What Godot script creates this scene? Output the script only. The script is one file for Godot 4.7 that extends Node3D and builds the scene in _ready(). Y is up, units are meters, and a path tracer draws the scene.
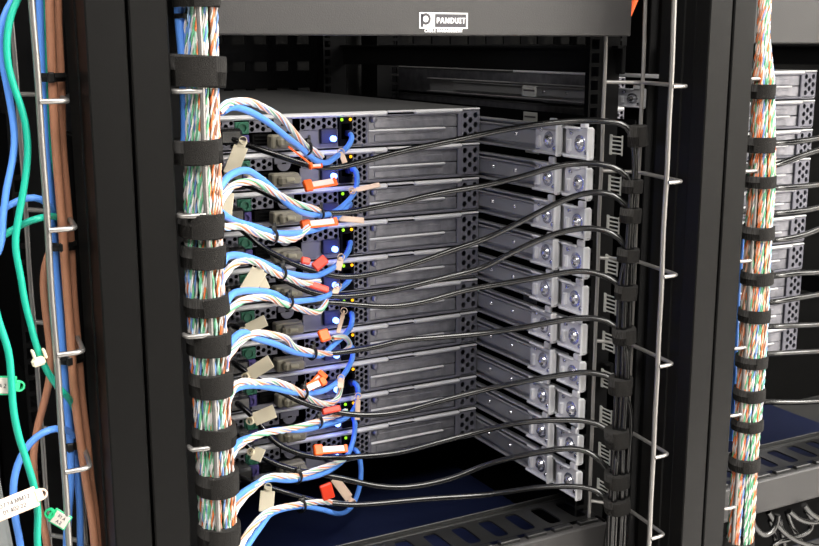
extends Node3D
# Back of a server rack row in a machine room. Metres; x runs along the row, y up, z towards the aisle.

const U := 0.04445
const PITCH := 0.61
const STACK_TOP := 1.40

var M := {}
var taken := {}
var mesh_store := {}

# ------------------------------------------------------------------ mesh collector
class Shape:
	var v := PackedVector3Array()
	var n := PackedVector3Array()
	func tri(a: Vector3, b: Vector3, c: Vector3, na: Vector3, nb: Vector3, nc: Vector3) -> void:
		if (b - a).cross(c - a).dot(na + nb + nc) > 0.0:
			v.append_array(PackedVector3Array([a, c, b])); n.append_array(PackedVector3Array([na, nc, nb]))
		else:
			v.append_array(PackedVector3Array([a, b, c])); n.append_array(PackedVector3Array([na, nb, nc]))
	func flat_tri(a: Vector3, b: Vector3, c: Vector3, out: Vector3) -> void:
		var m := (b - a).cross(c - a).normalized()
		if m.dot(out) < 0.0: m = -m
		tri(a, b, c, m, m, m)
	func quad(a: Vector3, b: Vector3, c: Vector3, d: Vector3, out: Vector3) -> void:
		flat_tri(a, b, c, out); flat_tri(a, c, d, out)
	func box(c: Vector3, s: Vector3, bevel := 0.0, basis := Basis.IDENTITY) -> void:
		var h := s * 0.5
		var e: float = min(bevel, min(h.x, min(h.y, h.z)) * 0.9)
		for ax in 3:
			for sg in [-1.0, 1.0]:
				var u := (ax + 1) % 3
				var w := (ax + 2) % 3
				var q := []
				for k in [[-1, -1], [1, -1], [1, 1], [-1, 1]]:
					var p := Vector3.ZERO
					p[ax] = sg * h[ax]; p[u] = k[0] * (h[u] - e); p[w] = k[1] * (h[w] - e)
					q.append(c + basis * p)
				var o := Vector3.ZERO
				o[ax] = sg
				quad(q[0], q[1], q[2], q[3], basis * o)
		if e <= 0.0: return
		for ax in 3:
			var u := (ax + 1) % 3
			var w := (ax + 2) % 3
			for su in [-1.0, 1.0]:
				for sw in [-1.0, 1.0]:
					var q := []
					for k in [[-1, 0], [1, 0], [1, 1], [-1, 1]]:
						var p := Vector3.ZERO
						p[ax] = k[0] * (h[ax] - e)
						p[u] = su * (h[u] - (0.0 if k[1] == 0 else e))
						p[w] = sw * (h[w] - (e if k[1] == 0 else 0.0))
						q.append(c + basis * p)
					var o := Vector3.ZERO
					o[u] = su; o[w] = sw
					quad(q[0], q[1], q[2], q[3], basis * o)
		for sx in [-1.0, 1.0]:
			for sy in [-1.0, 1.0]:
				for sz in [-1.0, 1.0]:
					var a := Vector3(sx * h.x, sy * (h.y - e), sz * (h.z - e))
					var b := Vector3(sx * (h.x - e), sy * h.y, sz * (h.z - e))
					var d := Vector3(sx * (h.x - e), sy * (h.y - e), sz * h.z)
					flat_tri(c + basis * a, c + basis * b, c + basis * d, basis * Vector3(sx, sy, sz))
	# round tube along a path; r may bulge with a list of radii
	func tube(p: PackedVector3Array, r: float, sides := 8, caps := true) -> void:
		var m := p.size()
		var t := (p[1] - p[0]).normalized()
		var up := Vector3.UP if absf(t.y) < 0.9 else Vector3.RIGHT
		var nx := t.cross(up).normalized()
		var rings := []
		var norms := []
		for i in m:
			var tn: Vector3 = (p[min(i + 1, m - 1)] - p[max(i - 1, 0)]).normalized()
			nx = (nx - tn * nx.dot(tn)).normalized()
			var ny := tn.cross(nx)
			var ring := PackedVector3Array()
			var nr := PackedVector3Array()
			for k in sides:
				var a := TAU * k / sides
				var d := nx * cos(a) + ny * sin(a)
				ring.append(p[i] + d * r); nr.append(d)
			rings.append(ring); norms.append(nr)
		for i in m - 1:
			for k in sides:
				var j := (k + 1) % sides
				tri(rings[i][k], rings[i][j], rings[i + 1][j], norms[i][k], norms[i][j], norms[i + 1][j])
				tri(rings[i][k], rings[i + 1][j], rings[i + 1][k], norms[i][k], norms[i + 1][j], norms[i + 1][k])
		if caps:
			for e in [0, m - 1]:
				var o: Vector3 = (p[0] - p[1]) if e == 0 else (p[m - 1] - p[m - 2])
				for k in sides:
					flat_tri(p[e], rings[e][k], rings[e][(k + 1) % sides], o)
	# lathe round an axis through c: profile of (radius, height) pairs, radii scaled by sx / sz
	func lathe(c: Vector3, prof: PackedVector2Array, axis_basis: Basis, sides := 20, sx := 1.0, sz := 1.0) -> void:
		for i in prof.size() - 1:
			var a := prof[i]
			var b := prof[i + 1]
			var d := (b - a)
			if d.length() < 1e-7: continue
			var pn := Vector2(d.y, -d.x).normalized()
			for k in sides:
				var t0 := TAU * k / sides
				var t1 := TAU * (k + 1) / sides
				var q := []
				var nn := []
				for e in [[a, t0], [a, t1], [b, t1], [b, t0]]:
					var cs := cos(e[1])
					var sn := sin(e[1])
					q.append(c + axis_basis * Vector3(e[0].x * cs * sx, e[0].y, e[0].x * sn * sz))
					nn.append(axis_basis * Vector3(pn.x * cs, pn.y, pn.x * sn))
				tri(q[0], q[1], q[2], nn[0], nn[1], nn[2])
				tri(q[0], q[2], q[3], nn[0], nn[2], nn[3])
	# plate in the x-y plane at z with one hole per cell (hole outlines of some corners), real thickness
	func pierced(x0: float, y0: float, cols: int, rows: int, cw: float, ch: float, hx: float, hy: float, z: float, th: float, stagger := true, corners := 6) -> void:
		for i in cols:
			var cells := rows
			var yy := y0
			if stagger and i % 2 == 1:
				cells = rows - 1; yy = y0 + ch * 0.5
				for e in [y0, y0 + ch * (rows - 0.5)]:
					quad(Vector3(x0 + i * cw, e, z), Vector3(x0 + (i + 1) * cw, e, z), Vector3(x0 + (i + 1) * cw, e + ch * 0.5, z), Vector3(x0 + i * cw, e + ch * 0.5, z), Vector3(0, 0, 1))
			for j in cells:
				var c := Vector2(x0 + (i + 0.5) * cw, yy + (j + 0.5) * ch)
				var steps := 16 if corners == 4 else (12 if corners < 12 else 32)
				for k in steps:
					var q := []
					for a in [TAU * k / steps, TAU * (k + 1) / steps]:
						var d := Vector2(cos(a), sin(a))
						var f: float = 1.0
						if corners == 6:
							var s := fposmod(a, TAU / 6.0) - TAU / 12.0
							f = cos(TAU / 12.0) / cos(s)
						elif corners == 4:
							f = 1.0 / maxf(absf(d.x), absf(d.y))
						elif corners == 12:
							f = pow(pow(absf(d.x), 5.0) + pow(absf(d.y), 5.0), -0.2)
						var e: float = min(cw * 0.5 / max(absf(d.x), 1e-6), ch * 0.5 / max(absf(d.y), 1e-6))
						q.append([c + Vector2(d.x * hx, d.y * hy) * f, c + d * e])
					var a0: Vector2 = q[0][0]
					var a1: Vector2 = q[1][0]
					var b0: Vector2 = q[0][1]
					var b1: Vector2 = q[1][1]
					quad(Vector3(a0.x, a0.y, z), Vector3(b0.x, b0.y, z), Vector3(b1.x, b1.y, z), Vector3(a1.x, a1.y, z), Vector3(0, 0, 1))
					var cc := c - (a0 + a1) * 0.5
					# corner of the cell between two rays
					if absf(absf(b0.x - c.x) - cw * 0.5) < 1e-6 and absf(absf(b1.y - c.y) - ch * 0.5) < 1e-6 and absf(absf(b1.x - c.x) - cw * 0.5) > 1e-6:
						flat_tri(Vector3(b0.x, b0.y, z), Vector3(b0.x, b1.y, z), Vector3(b1.x, b1.y, z), Vector3(0, 0, 1))
					elif absf(absf(b0.y - c.y) - ch * 0.5) < 1e-6 and absf(absf(b1.x - c.x) - cw * 0.5) < 1e-6 and absf(absf(b0.x - c.x) - cw * 0.5) > 1e-6:
						flat_tri(Vector3(b0.x, b0.y, z), Vector3(b1.x, b0.y, z), Vector3(b1.x, b1.y, z), Vector3(0, 0, 1))
					quad(Vector3(a0.x, a0.y, z), Vector3(a1.x, a1.y, z), Vector3(a1.x, a1.y, z - th), Vector3(a0.x, a0.y, z - th), Vector3(cc.x, cc.y, 0))
	func mesh() -> ArrayMesh:
		var arr := []
		arr.resize(Mesh.ARRAY_MAX)
		arr[Mesh.ARRAY_VERTEX] = v; arr[Mesh.ARRAY_NORMAL] = n
		var m := ArrayMesh.new()
		m.add_surface_from_arrays(Mesh.PRIMITIVE_TRIANGLES, arr)
		return m

# ------------------------------------------------------------------ scene helpers
func numbered(called: String) -> String:
	var k: int = taken.get(called, 0)
	taken[called] = k + 1
	return called if k == 0 else "%s_%03d" % [called, k]

func thing(called: String, label: String, category: String, at := Vector3.ZERO, group := "") -> Node3D:
	var o := Node3D.new()
	o.name = numbered(called); o.position = at
	add_child(o, true)
	tag(o, label, category, group)
	return o

func tag(o: Node, label: String, category: String, group := "") -> void:
	o.set_meta("label", label); o.set_meta("category", category)
	if group != "": o.set_meta("group", group)

func obj(called: String, s, m: Material, parent: Node = null, at := Vector3.ZERO) -> MeshInstance3D:
	var o := MeshInstance3D.new()
	o.mesh = s.mesh() if s is Shape else s
	o.material_override = m
	o.cast_shadow = GeometryInstance3D.SHADOW_CASTING_SETTING_ON
	o.position = at
	if parent == null:
		o.name = numbered(called); add_child(o, true)
	else:
		o.name = called; parent.add_child(o, true)
	return o

func struct(called: String, s, m: Material, at := Vector3.ZERO) -> MeshInstance3D:
	var o := obj(called, s, m, null, at)
	o.set_meta("kind", "structure")
	return o

func V(x: float, y: float, z: float) -> Vector3:
	return Vector3(x, y, z) * 0.001

func P(a: Array) -> PackedVector3Array:      # flat list of millimetres
	var r := PackedVector3Array()
	for i in a.size() / 3: r.append(Vector3(a[i * 3], a[i * 3 + 1], a[i * 3 + 2]) * 0.001)
	return r

func smooth(p: PackedVector3Array, step := 0.006) -> PackedVector3Array:    # Catmull-Rom, centripetal enough for cables
	var r := PackedVector3Array()
	for i in p.size() - 1:
		var a: Vector3 = p[max(i - 1, 0)]
		var b := p[i]
		var c := p[i + 1]
		var d: Vector3 = p[min(i + 2, p.size() - 1)]
		var k: int = max(2, int(b.distance_to(c) / step))
		for j in k: r.append(b.cubic_interpolate(c, a, d, float(j) / k))
	r.append(p[p.size() - 1])
	# relax the small kinks
	for it in 2:
		var q := r.duplicate()
		for i in range(1, r.size() - 1): q[i] = (r[i - 1] + r[i] * 2.0 + r[i + 1]) * 0.25
		r = q
	return r

func strand(p: PackedVector3Array, off: float, phase: float, lay: float) -> PackedVector3Array:   # helix round a path
	var r := PackedVector3Array()
	var t := (p[1] - p[0]).normalized()
	var nx := t.cross(Vector3.BACK if absf(t.z) < 0.9 else Vector3.UP).normalized()
	var l := 0.0
	for i in p.size():
		if i > 0: l += p[i].distance_to(p[i - 1])
		var tn: Vector3 = (p[min(i + 1, p.size() - 1)] - p[max(i - 1, 0)]).normalized()
		nx = (nx - tn * nx.dot(tn)).normalized()
		var a := phase + TAU * l / lay
		r.append(p[i] + (nx * cos(a) + tn.cross(nx) * sin(a)) * off)
	return r

func facing(a: Vector3, b: Vector3, towards: Vector3) -> Basis:    # x along a-b, z near «towards»
	var x := (b - a).normalized()
	var z := (towards - x * towards.dot(x)).normalized()
	return Basis(x, z.cross(x), z)

# ------------------------------------------------------------------ materials
func noise_tex(freq: float, seed_: int, normal := false, strength := 1.0, ramp: Gradient = null, size := 256) -> NoiseTexture2D:
	var f := FastNoiseLite.new()
	f.seed = seed_; f.frequency = freq; f.fractal_octaves = 4
	var t := NoiseTexture2D.new()
	t.width = size; t.height = size; t.seamless = true; t.noise = f
	t.as_normal_map = normal
	if normal: t.bump_strength = strength
	if ramp: t.color_ramp = ramp
	return t

func mat(c: Color, rough: float, metal := 0.0, spec := 0.5) -> StandardMaterial3D:
	var m := StandardMaterial3D.new()
	m.albedo_color = c; m.roughness = rough; m.metallic = metal; m.metallic_specular = spec
	return m

func bump(m: StandardMaterial3D, freq: float, strength: float, scale: float, seed_ := 1) -> StandardMaterial3D:
	m.normal_enabled = true; m.normal_texture = noise_tex(freq, seed_, true, strength); m.normal_scale = 1.0
	m.uv1_triplanar = true; m.uv1_world_triplanar = true; m.uv1_scale = Vector3.ONE * scale
	return m

func glow(c: Color, e: float) -> StandardMaterial3D:
	var m := mat(c, 0.4)
	m.emission_enabled = true; m.emission = c; m.emission_energy_multiplier = e
	return m

func make_materials() -> void:
	M.powder = bump(mat(Color(0.05, 0.049, 0.048), 0.38, 0.0, 0.28), 0.3, 0.1, 9.0, 3)
	M.black = mat(Color(0.055, 0.055, 0.057), 0.7, 0.0, 0.15)
	M.cover = bump(mat(Color(0.20, 0.196, 0.196), 0.42, 0.0, 0.4), 0.3, 0.2, 8.0, 5)
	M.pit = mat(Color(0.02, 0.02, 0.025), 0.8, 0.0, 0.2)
	M.tray = mat(Color(0.075, 0.075, 0.075), 0.4)
	M.steel = mat(Color(0.50, 0.50, 0.54), 0.36, 0.85)
	var g := Gradient.new()
	g.set_color(0, Color(0.46, 0.46, 0.49)); g.set_color(1, Color(0.62, 0.62, 0.65))
	M.zinc = mat(Color(1, 1, 1), 0.38, 0.75)
	M.zinc.albedo_texture = noise_tex(0.03, 9, false, 1.0, g)
	M.zinc.uv1_triplanar = true; M.zinc.uv1_world_triplanar = true; M.zinc.uv1_scale = Vector3.ONE * 6.0
	M.back = mat(Color(0.42, 0.42, 0.46), 0.45, 0.35)
	M.bright = mat(Color(0.80, 0.80, 0.82), 0.25, 0.9)
	M.wire = mat(Color(0.62, 0.61, 0.60), 0.3, 0.75)
	M.clear = mat(Color(0.86, 0.86, 0.88), 0.12, 0.25, 0.9)
	M.flange = mat(Color(0.62, 0.62, 0.60), 0.5)
	M.edge = mat(Color(0.86, 0.86, 0.87), 0.3, 0.25)
	M.rail = mat(Color(0.64, 0.64, 0.65), 0.30, 0.55)
	M.cord = mat(Color(0.06, 0.06, 0.062), 0.24, 0.0, 1.0)
	M.velcro = bump(mat(Color(0.135, 0.13, 0.125), 0.95, 0.0, 0.2), 0.35, 6.0, 14.0, 11)
	M.velcro.rim_enabled = true; M.velcro.rim = 0.3
	M.tie = mat(Color(0.05, 0.05, 0.05), 0.4)
	M.blue = mat(Color(0.34, 0.56, 0.90), 0.42)
	M.teal = mat(Color(0.07, 0.64, 0.54), 0.42)
	M.brown = bump(mat(Color(0.68, 0.47, 0.36), 0.5), 0.08, 0.7, 10.0, 17)
	M.white_wire = mat(Color(0.82, 0.80, 0.79), 0.45)
	M.orange_wire = mat(Color(0.88, 0.47, 0.26), 0.45)
	M.green_wire = mat(Color(0.38, 0.66, 0.50), 0.45)
	M.blue_wire = mat(Color(0.42, 0.56, 0.80), 0.45)
	M.peach_wire = mat(Color(0.90, 0.72, 0.62), 0.45)
	M.mint_wire = mat(Color(0.68, 0.85, 0.78), 0.45)
	M.sky_wire = mat(Color(0.68, 0.80, 0.92), 0.45)
	M.brown_wire = mat(Color(0.60, 0.42, 0.33), 0.45)
	M.cream = mat(Color(0.87, 0.83, 0.73), 0.5)
	M.pink = mat(Color(0.86, 0.75, 0.67), 0.5)
	M.paper = mat(Color(0.78, 0.75, 0.72), 0.6)
	M.ink = mat(Color(0.22, 0.20, 0.22), 0.7)
	M.orange = mat(Color(1.0, 0.38, 0.06), 0.45)
	M.red = mat(Color(0.78, 0.20, 0.09), 0.45)
	M.tag_green = mat(Color(0.15, 0.72, 0.48), 0.45)
	M.tag_white = mat(Color(0.90, 0.78, 0.76), 0.4)
	M.port_green = mat(Color(0.10, 0.36, 0.27), 0.5)
	M.port_purple = mat(Color(0.26, 0.22, 0.46), 0.5)
	M.port_blue = mat(Color(0.06, 0.07, 0.20), 0.4)
	M.lid = mat(Color(0.30, 0.30, 0.30), 0.6, 0.3)
	M.plug = mat(Color(0.52, 0.50, 0.44), 0.5)
	M.plug_light = mat(Color(0.62, 0.60, 0.52), 0.5)
	M.device_blue = mat(Color(0.06, 0.085, 0.18), 0.55, 0.0, 0.3)
	M.grey = mat(Color(0.66, 0.68, 0.68), 0.55)
	M.sign_white = mat(Color(0.95, 0.95, 0.95), 0.5)
	M.sign_dark = mat(Color(0.20, 0.19, 0.21), 0.5)
	M.uid = glow(Color(0.45, 0.6, 1.0), 9.0)
	M.uid_lens = mat(Color(0.55, 0.62, 1.0), 0.2)
	M.led_green = glow(Color(0.62, 0.95, 0.12), 1.6)
	M.led_amber = glow(Color(1.0, 0.72, 0.05), 2.0)
	M.floor = bump(mat(Color(0.86, 0.85, 0.84), 0.5), 0.05, 1.0, 2.0, 21)
	M.joint = mat(Color(0.25, 0.25, 0.25), 0.8)
	M.dark_wall = mat(Color(0.045, 0.045, 0.045), 0.8, 0.0, 0.2)
	M.wall = bump(mat(Color(0.84, 0.83, 0.81), 0.85), 0.1, 1.0, 3.0, 23)
	M.ceiling = bump(mat(Color(0.80, 0.80, 0.78), 0.9), 0.2, 1.0, 3.0, 25)
	M.lamp = glow(Color(1.0, 0.98, 0.94), 1.6)

# ------------------------------------------------------------------ racks
func make_rack() -> Node3D:
	var t := Node3D.new()
	t.name = numbered("equipment_rack"); add_child(t, true)
	# local origin: middle of the rack on the floor; posts meet their neighbours with a narrow gap
	var du := Shape.new()
	du.box(Vector3(-0.2500, 1.05, -0.036), Vector3(0.076, 2.1, 0.003), 0.0008)
	du.box(Vector3(-0.2125, 1.05, -0.054), Vector3(0.002, 2.1, 0.033), 0.0005)
	obj("cable_duct", du, M.black, t)
	for s in [-1.0, 1.0]:
		var p := Shape.new()
		p.box(Vector3(s * 0.2888, 1.05, 0.0995), Vector3(0.0300, 2.1, 0.021), 0.0012)
		p.box(Vector3(s * 0.2893, 1.05, 0.0810), Vector3(0.0285, 2.1, 0.0160), 0.0010)
		p.box(Vector3(s * 0.2888, 1.05, 0.0555), Vector3(0.0300, 2.1, 0.0370), 0.0015)
		obj("rear_post", p, M.powder, t)
		var f := Shape.new()
		f.box(Vector3(s * 0.2888, 1.05, -0.83), Vector3(0.03, 2.1, 0.05), 0.0015)
		obj("front_post", f, M.powder, t)
		for z in [-0.030, -0.74]:
			var r := Shape.new()
			var w := 0.0156
			var rows := 92
			# square-holed mounting face, seen as real cut-outs
			var y0 := 1.62 - rows * 0.01482
			r.pierced(s * 0.2424 - w * 0.5, y0, 1, rows, w, 0.01482, 0.0050, 0.0052, z, 0.004, false, 4)
			r.box(Vector3(s * 0.2632, 1.05, z - 0.001), Vector3(0.0260, 2.1, 0.002))
			r.box(Vector3(s * 0.2424, y0 * 0.5, z - 0.001), Vector3(w, y0, 0.002))
			r.box(Vector3(s * 0.2752, 1.05, z - 0.03), Vector3(0.002, 2.1, 0.058))
			obj("mounting_rail", r, M.black, t)
		for y in [0.35, 1.10, 1.462, 1.80]:
			var b := Shape.new()
			b.box(Vector3(s * 0.2740, y, -0.42), Vector3(0.006, 0.030, 0.80), 0.001)
			b.box(Vector3(s * 0.2700, y + 0.014, -0.42), Vector3(0.010, 0.003, 0.80), 0.0005)
			obj("side_brace", b, M.black, t)
	var d := Shape.new()
	for k in 46:
		d.box(Vector3(0, 0.05 + k * 0.0456, -0.88), Vector3(0.56, 0.030, 0.004))
	for k in 15:
		d.box(Vector3(-0.28 + k * 0.04, 1.05, -0.884), Vector3(0.016, 2.1, 0.004))
	obj("door_mesh", d, M.pit, t)
	var top := Shape.new()
	top.box(Vector3(0, 2.11, -0.39), Vector3(0.608, 0.02, 1.0), 0.002)
	top.box(Vector3(0, 0.03, -0.39), Vector3(0.608, 0.06, 0.96), 0.002)
	obj("frame_panel", top, M.powder, t)
	return t

func side_shield(x: float, label: String) -> void:
	var s := Shape.new()
	s.box(Vector3(0, 0.70, 0), Vector3(0.0016, 1.39, 0.74))
	var o := obj("side_panel", s, M.pit, null, Vector3(x, 0.0, -0.40))
	tag(o, label, "panel")

func cover_panel(x: float, y0: float, h: float, label: String) -> Node3D:
	var t := thing("cable_manager_cover", label, "panel", Vector3(x, y0, 0.0))
	var s := Shape.new()
	s.box(Vector3(0, h * 0.5, 0.006), Vector3(0.487, h, 0.004), 0.0012)
	s.box(Vector3(0, 0.001, -0.01), Vector3(0.487, 0.002, 0.03), 0.0005)
	s.box(Vector3(0, h - 0.001, -0.01), Vector3(0.487, 0.002, 0.03), 0.0005)
	obj("front_plate", s, M.cover, t)
	var b := Shape.new()
	b.box(Vector3(0, h * 0.5, -0.03), Vector3(0.47, h * 0.9, 0.004), 0.001)
	obj("back_channel", b, M.black, t)
	return t

func slotted_tray(x: float, y_top: float, label: String) -> void:
	var t := thing("slotted_cable_tray", label, "cable tray", Vector3(x, y_top, 0.0))
	# top web with long rounded slots (turned so that the slots run front to back)
	var s := Shape.new()
	var cells := 13
	var cw := 0.478 / cells
	s.pierced(-0.239, -0.070, cells, 1, cw, 0.058, 0.0092, 0.0225, 0.0, 0.002, false, 12)
	var q := Shape.new()
	for i in s.v.size():
		q.v.append(Vector3(s.v[i].x, s.v[i].z, s.v[i].y)); q.n.append(Vector3(s.n[i].x, s.n[i].z, s.n[i].y))
	for i in range(0, q.v.size(), 3):
		var sw := q.v[i + 1]; q.v[i + 1] = q.v[i + 2]; q.v[i + 2] = sw
		var sn := q.n[i + 1]; q.n[i + 1] = q.n[i + 2]; q.n[i + 2] = sn
	q.box(Vector3(0, -0.002, -0.073), Vector3(0.478, 0.004, 0.006), 0.001)
	q.box(Vector3(0, 0.0015, -0.0765), Vector3(0.478, 0.007, 0.002), 0.0006)
	for i in cells: q.box(Vector3(-0.239 + (i + 0.5) * cw, -0.004, -0.008), Vector3(cw * 0.72, 0.008, 0.008), 0.0008)
	obj("slotted_top", q, M.tray, t)
	var c := Shape.new()
	c.box(Vector3(0, -0.026, 0.001), Vector3(0.484, 0.044, 0.004), 0.0014)
	c.box(Vector3(0, -0.005, -0.006), Vector3(0.484, 0.002, 0.012), 0.0005)
	obj("front_cover", c, M.cover, t)
	var e := Shape.new()
	for sx in [-1.0, 1.0]: e.box(Vector3(sx * 0.2395, -0.024, -0.037), Vector3(0.002, 0.046, 0.076), 0.0006)
	e.box(Vector3(0, -0.045, -0.037), Vector3(0.478, 0.002, 0.07))
	obj("end_plate", e, M.black, t)
	for i in 2:
		var k := Shape.new()
		k.lathe(Vector3(0.2445, -0.012 - 0.022 * i, -0.004), PackedVector2Array([Vector2(0, 0.004), Vector2(0.003, 0.0035), Vector2(0.0045, 0.0015), Vector2(0.0045, 0.0)]), Basis(Vector3.RIGHT, -PI * 0.0) * Basis(Vector3(1, 0, 0), PI / 2), 12)
		obj("screw", k, M.bright, t)

# ------------------------------------------------------------------ servers
func make_server() -> Node3D:
	var t := Node3D.new()
	t.name = numbered("rack_server"); add_child(t, true)
	var H := 0.0425
	# body: an open-backed shell so that the rear openings are real recesses
	var b := Shape.new()
	b.box(Vector3(0, H * 0.5, -0.38), Vector3(0.434, H - 0.003, 0.64), 0.001)
	for s in [-1.0, 1.0]: b.box(Vector3(s * 0.2165, H * 0.5, -0.05), Vector3(0.0012, H - 0.002, 0.10))
	b.box(Vector3(0, 0.0010, -0.05), Vector3(0.434, 0.0014, 0.10), 0.0003)
	obj("chassis", b, M.zinc, t)
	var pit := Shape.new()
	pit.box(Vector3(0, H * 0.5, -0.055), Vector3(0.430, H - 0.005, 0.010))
	obj("dark_interior", pit, M.pit, t)
	var c := Shape.new()
	var tp := Shape.new()
	tp.box(Vector3(0, H - 0.0008, -0.352), Vector3(0.436, 0.0016, 0.70), 0.0004)
	var lid := obj("lid", tp, M.lid, t)
	# rolled rear edge of the lid, notched between x .085 and .125
	for seg in [[-0.218, 0.085, 0.0058], [0.085, 0.122, 0.0026], [0.122, 0.192, 0.0050]]:
		var w: float = seg[1] - seg[0]
		c.box(Vector3((seg[0] + seg[1]) * 0.5, H - seg[2] * 0.5, 0.0), Vector3(w, seg[2], 0.007), 0.0020)
	c.box(Vector3(0.205, H - 0.0012, 0.0), Vector3(0.026, 0.0024, 0.005), 0.001)
	obj("lid_edge", c, M.edge, lid)
	# right-hand honeycomb block
	var h := Shape.new()
	h.pierced(0.1925, 0.0030, 3, 3, 0.0076, 0.0121, 0.0035, 0.0042, 0.001, 0.002)
	h.box(Vector3(0.2166, 0.021, 0.0), Vector3(0.0016, 0.037, 0.002))
	obj("honeycomb_vent", h, M.back, t)
	# expansion bay: frame, ledge and two slot covers
	var f := Shape.new()
	f.box(Vector3(0.1215, 0.0022, 0.0), Vector3(0.142, 0.0030, 0.003), 0.0006)
	f.box(Vector3(0.0580, 0.0195, 0.0), Vector3(0.0040, 0.0350, 0.003), 0.0006)
	f.box(Vector3(0.1890, 0.0195, 0.0), Vector3(0.0070, 0.0350, 0.003), 0.0006)
	f.box(Vector3(0.1215, 0.0366, 0.0), Vector3(0.142, 0.0022, 0.003), 0.0006)
	var bay := obj("bay_frame", f, M.back, t)
	for k in 2:
		var sc := Shape.new()
		var y := 0.0105 + k * 0.0165
		sc.box(Vector3(0.1220, y + 0.0008, -0.0026), Vector3(0.127, 0.0152, 0.002), 0.0006)
		sc.box(Vector3(0.1160, y - 0.0010, -0.0014), Vector3(0.096, 0.0085, 0.0014), 0.0007)
		sc.box(Vector3(0.1760, y + 0.0008, -0.0040), Vector3(0.020, 0.0160, 0.002), 0.0006)
		obj("slot_cover", sc, M.zinc, bay)
	var lg := Shape.new()
	lg.box(Vector3(0.1130, 0.0188, 0.0004), Vector3(0.108, 0.0026, 0.0050), 0.0011)
	obj("bay_ledge", lg, M.edge, bay)
	var st := Shape.new()
	st.lathe(Vector3(0.0655, 0.0325, 0.002), PackedVector2Array([Vector2(0.0, 0.004), Vector2(0.0028, 0.0036), Vector2(0.0042, 0.0015), Vector2(0.0046, -0.003)]), Basis(Vector3.RIGHT, PI / 2), 14)
	obj("thumbscrew", st, M.steel, bay)
	# honeycomb beside the network ports
	var h2 := Shape.new()
	h2.pierced(0.0378, 0.0030, 3, 5, 0.0062, 0.0070, 0.0029, 0.0032, 0.001, 0.002)
	obj("honeycomb_vent", h2, M.back, t)
	# network port block with two lights
	var np := Shape.new()
	np.box(Vector3(0.0280, 0.0330, 0.0), Vector3(0.0170, 0.0090, 0.003), 0.0005)
	np.box(Vector3(0.0280, 0.0060, 0.0), Vector3(0.0170, 0.0080, 0.003), 0.0005)
	np.box(Vector3(0.0215, 0.0195, 0.0), Vector3(0.0035, 0.0200, 0.003), 0.0005)
	np.box(Vector3(0.0355, 0.0195, 0.0), Vector3(0.0025, 0.0200, 0.003), 0.0005)
	var port := obj("network_port", np, M.black, t)
	for k in 2:
		var ld := Shape.new()
		ld.lathe(Vector3(0.0235 + 0.0112 * k, 0.0335, 0.0012), PackedVector2Array([Vector2(0.0, 0.0022), Vector2(0.0014, 0.0018), Vector2(0.0019, 0.0006), Vector2(0.0019, -0.001)]), Basis(Vector3.RIGHT, PI / 2), 10)
		obj("port_light", ld, M.led_green if k == 0 else M.led_amber, port)
	# honeycomb strip above the blue identification light
	var h3 := Shape.new()
	h3.pierced(-0.0300, 0.0228, 7, 2, 0.0068, 0.0074, 0.0031, 0.0034, 0.001, 0.002)
	h3.box(Vector3(-0.0060, 0.0120, -0.001), Vector3(0.0500, 0.0210, 0.002), 0.0004)
	obj("perforated_plate", h3, M.back, t)
	var vg := Shape.new()
	vg.box(Vector3(0.0055, 0.0150, 0.002), Vector3(0.022, 0.018, 0.005), 0.0012)
	obj("video_port", vg, M.port_blue, t)
	var un := Shape.new()
	un.lathe(Vector3(0.0095, 0.0120, 0.005), PackedVector2Array([Vector2(0.0, 0.008), Vector2(0.0022, 0.0072), Vector2(0.0036, 0.0046), Vector2(0.0036, 0.0)]), Basis(Vector3.RIGHT, PI / 2), 12)
	obj("identification_light", un, M.uid, t)
	# hanging latch tab with a slot
	var tb := Shape.new()
	var cx := -0.0520
	for k in 12:
		var a0 := PI + PI * k / 12.0
		var a1 := PI + PI * (k + 1) / 12.0
		var c0 := Vector3(cx, 0.0290, 0.0022)
		tb.quad(c0, c0 + Vector3(cos(a0), sin(a0), 0) * 0.0085, c0 + Vector3(cos(a1), sin(a1), 0) * 0.0085, c0, Vector3(0, 0, 1))
		tb.quad(c0 + Vector3(cos(a0), sin(a0), 0) * 0.0085, c0 + Vector3(cos(a1), sin(a1), 0) * 0.0085, c0 + Vector3(cos(a1), sin(a1), 0) * 0.0085 - Vector3(0, 0, 0.002), c0 + Vector3(cos(a0), sin(a0), 0) * 0.0085 - Vector3(0, 0, 0.002), Vector3(cos(a0), sin(a0), 0))
	tb.box(Vector3(cx, 0.0340, 0.0012), Vector3(0.024, 0.0100, 0.002), 0.0006)
	var slot := Shape.new()
	slot.box(Vector3(cx, 0.0300, 0.0026), Vector3(0.0050, 0.0016, 0.0010))
	var latch := obj("latch_tab", tb, M.back, t)
	obj("latch_slot", slot, M.pit, latch)
	# keyboard and mouse ports, serial port, power inlet grille at the left
	for k in 2:
		var ps := Shape.new()
		ps.box(Vector3(-0.1020, 0.0280 - 0.0150 * k, 0.0), Vector3(0.0170, 0.0140, 0.004), 0.0008)
		ps.lathe(Vector3(-0.1020, 0.0280 - 0.0150 * k, 0.0022), PackedVector2Array([Vector2(0.0044, 0.0), Vector2(0.0046, 0.0022), Vector2(0.0060, 0.0022), Vector2(0.0062, 0.0)]), Basis(Vector3.RIGHT, PI / 2), 16)
		obj("round_port", ps, M.port_green if k == 0 else M.port_purple, t)
	var h4 := Shape.new()
	h4.pierced(-0.0930, 0.0225, 4, 2, 0.0068, 0.0070, 0.0031, 0.0032, 0.001, 0.002)
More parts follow.
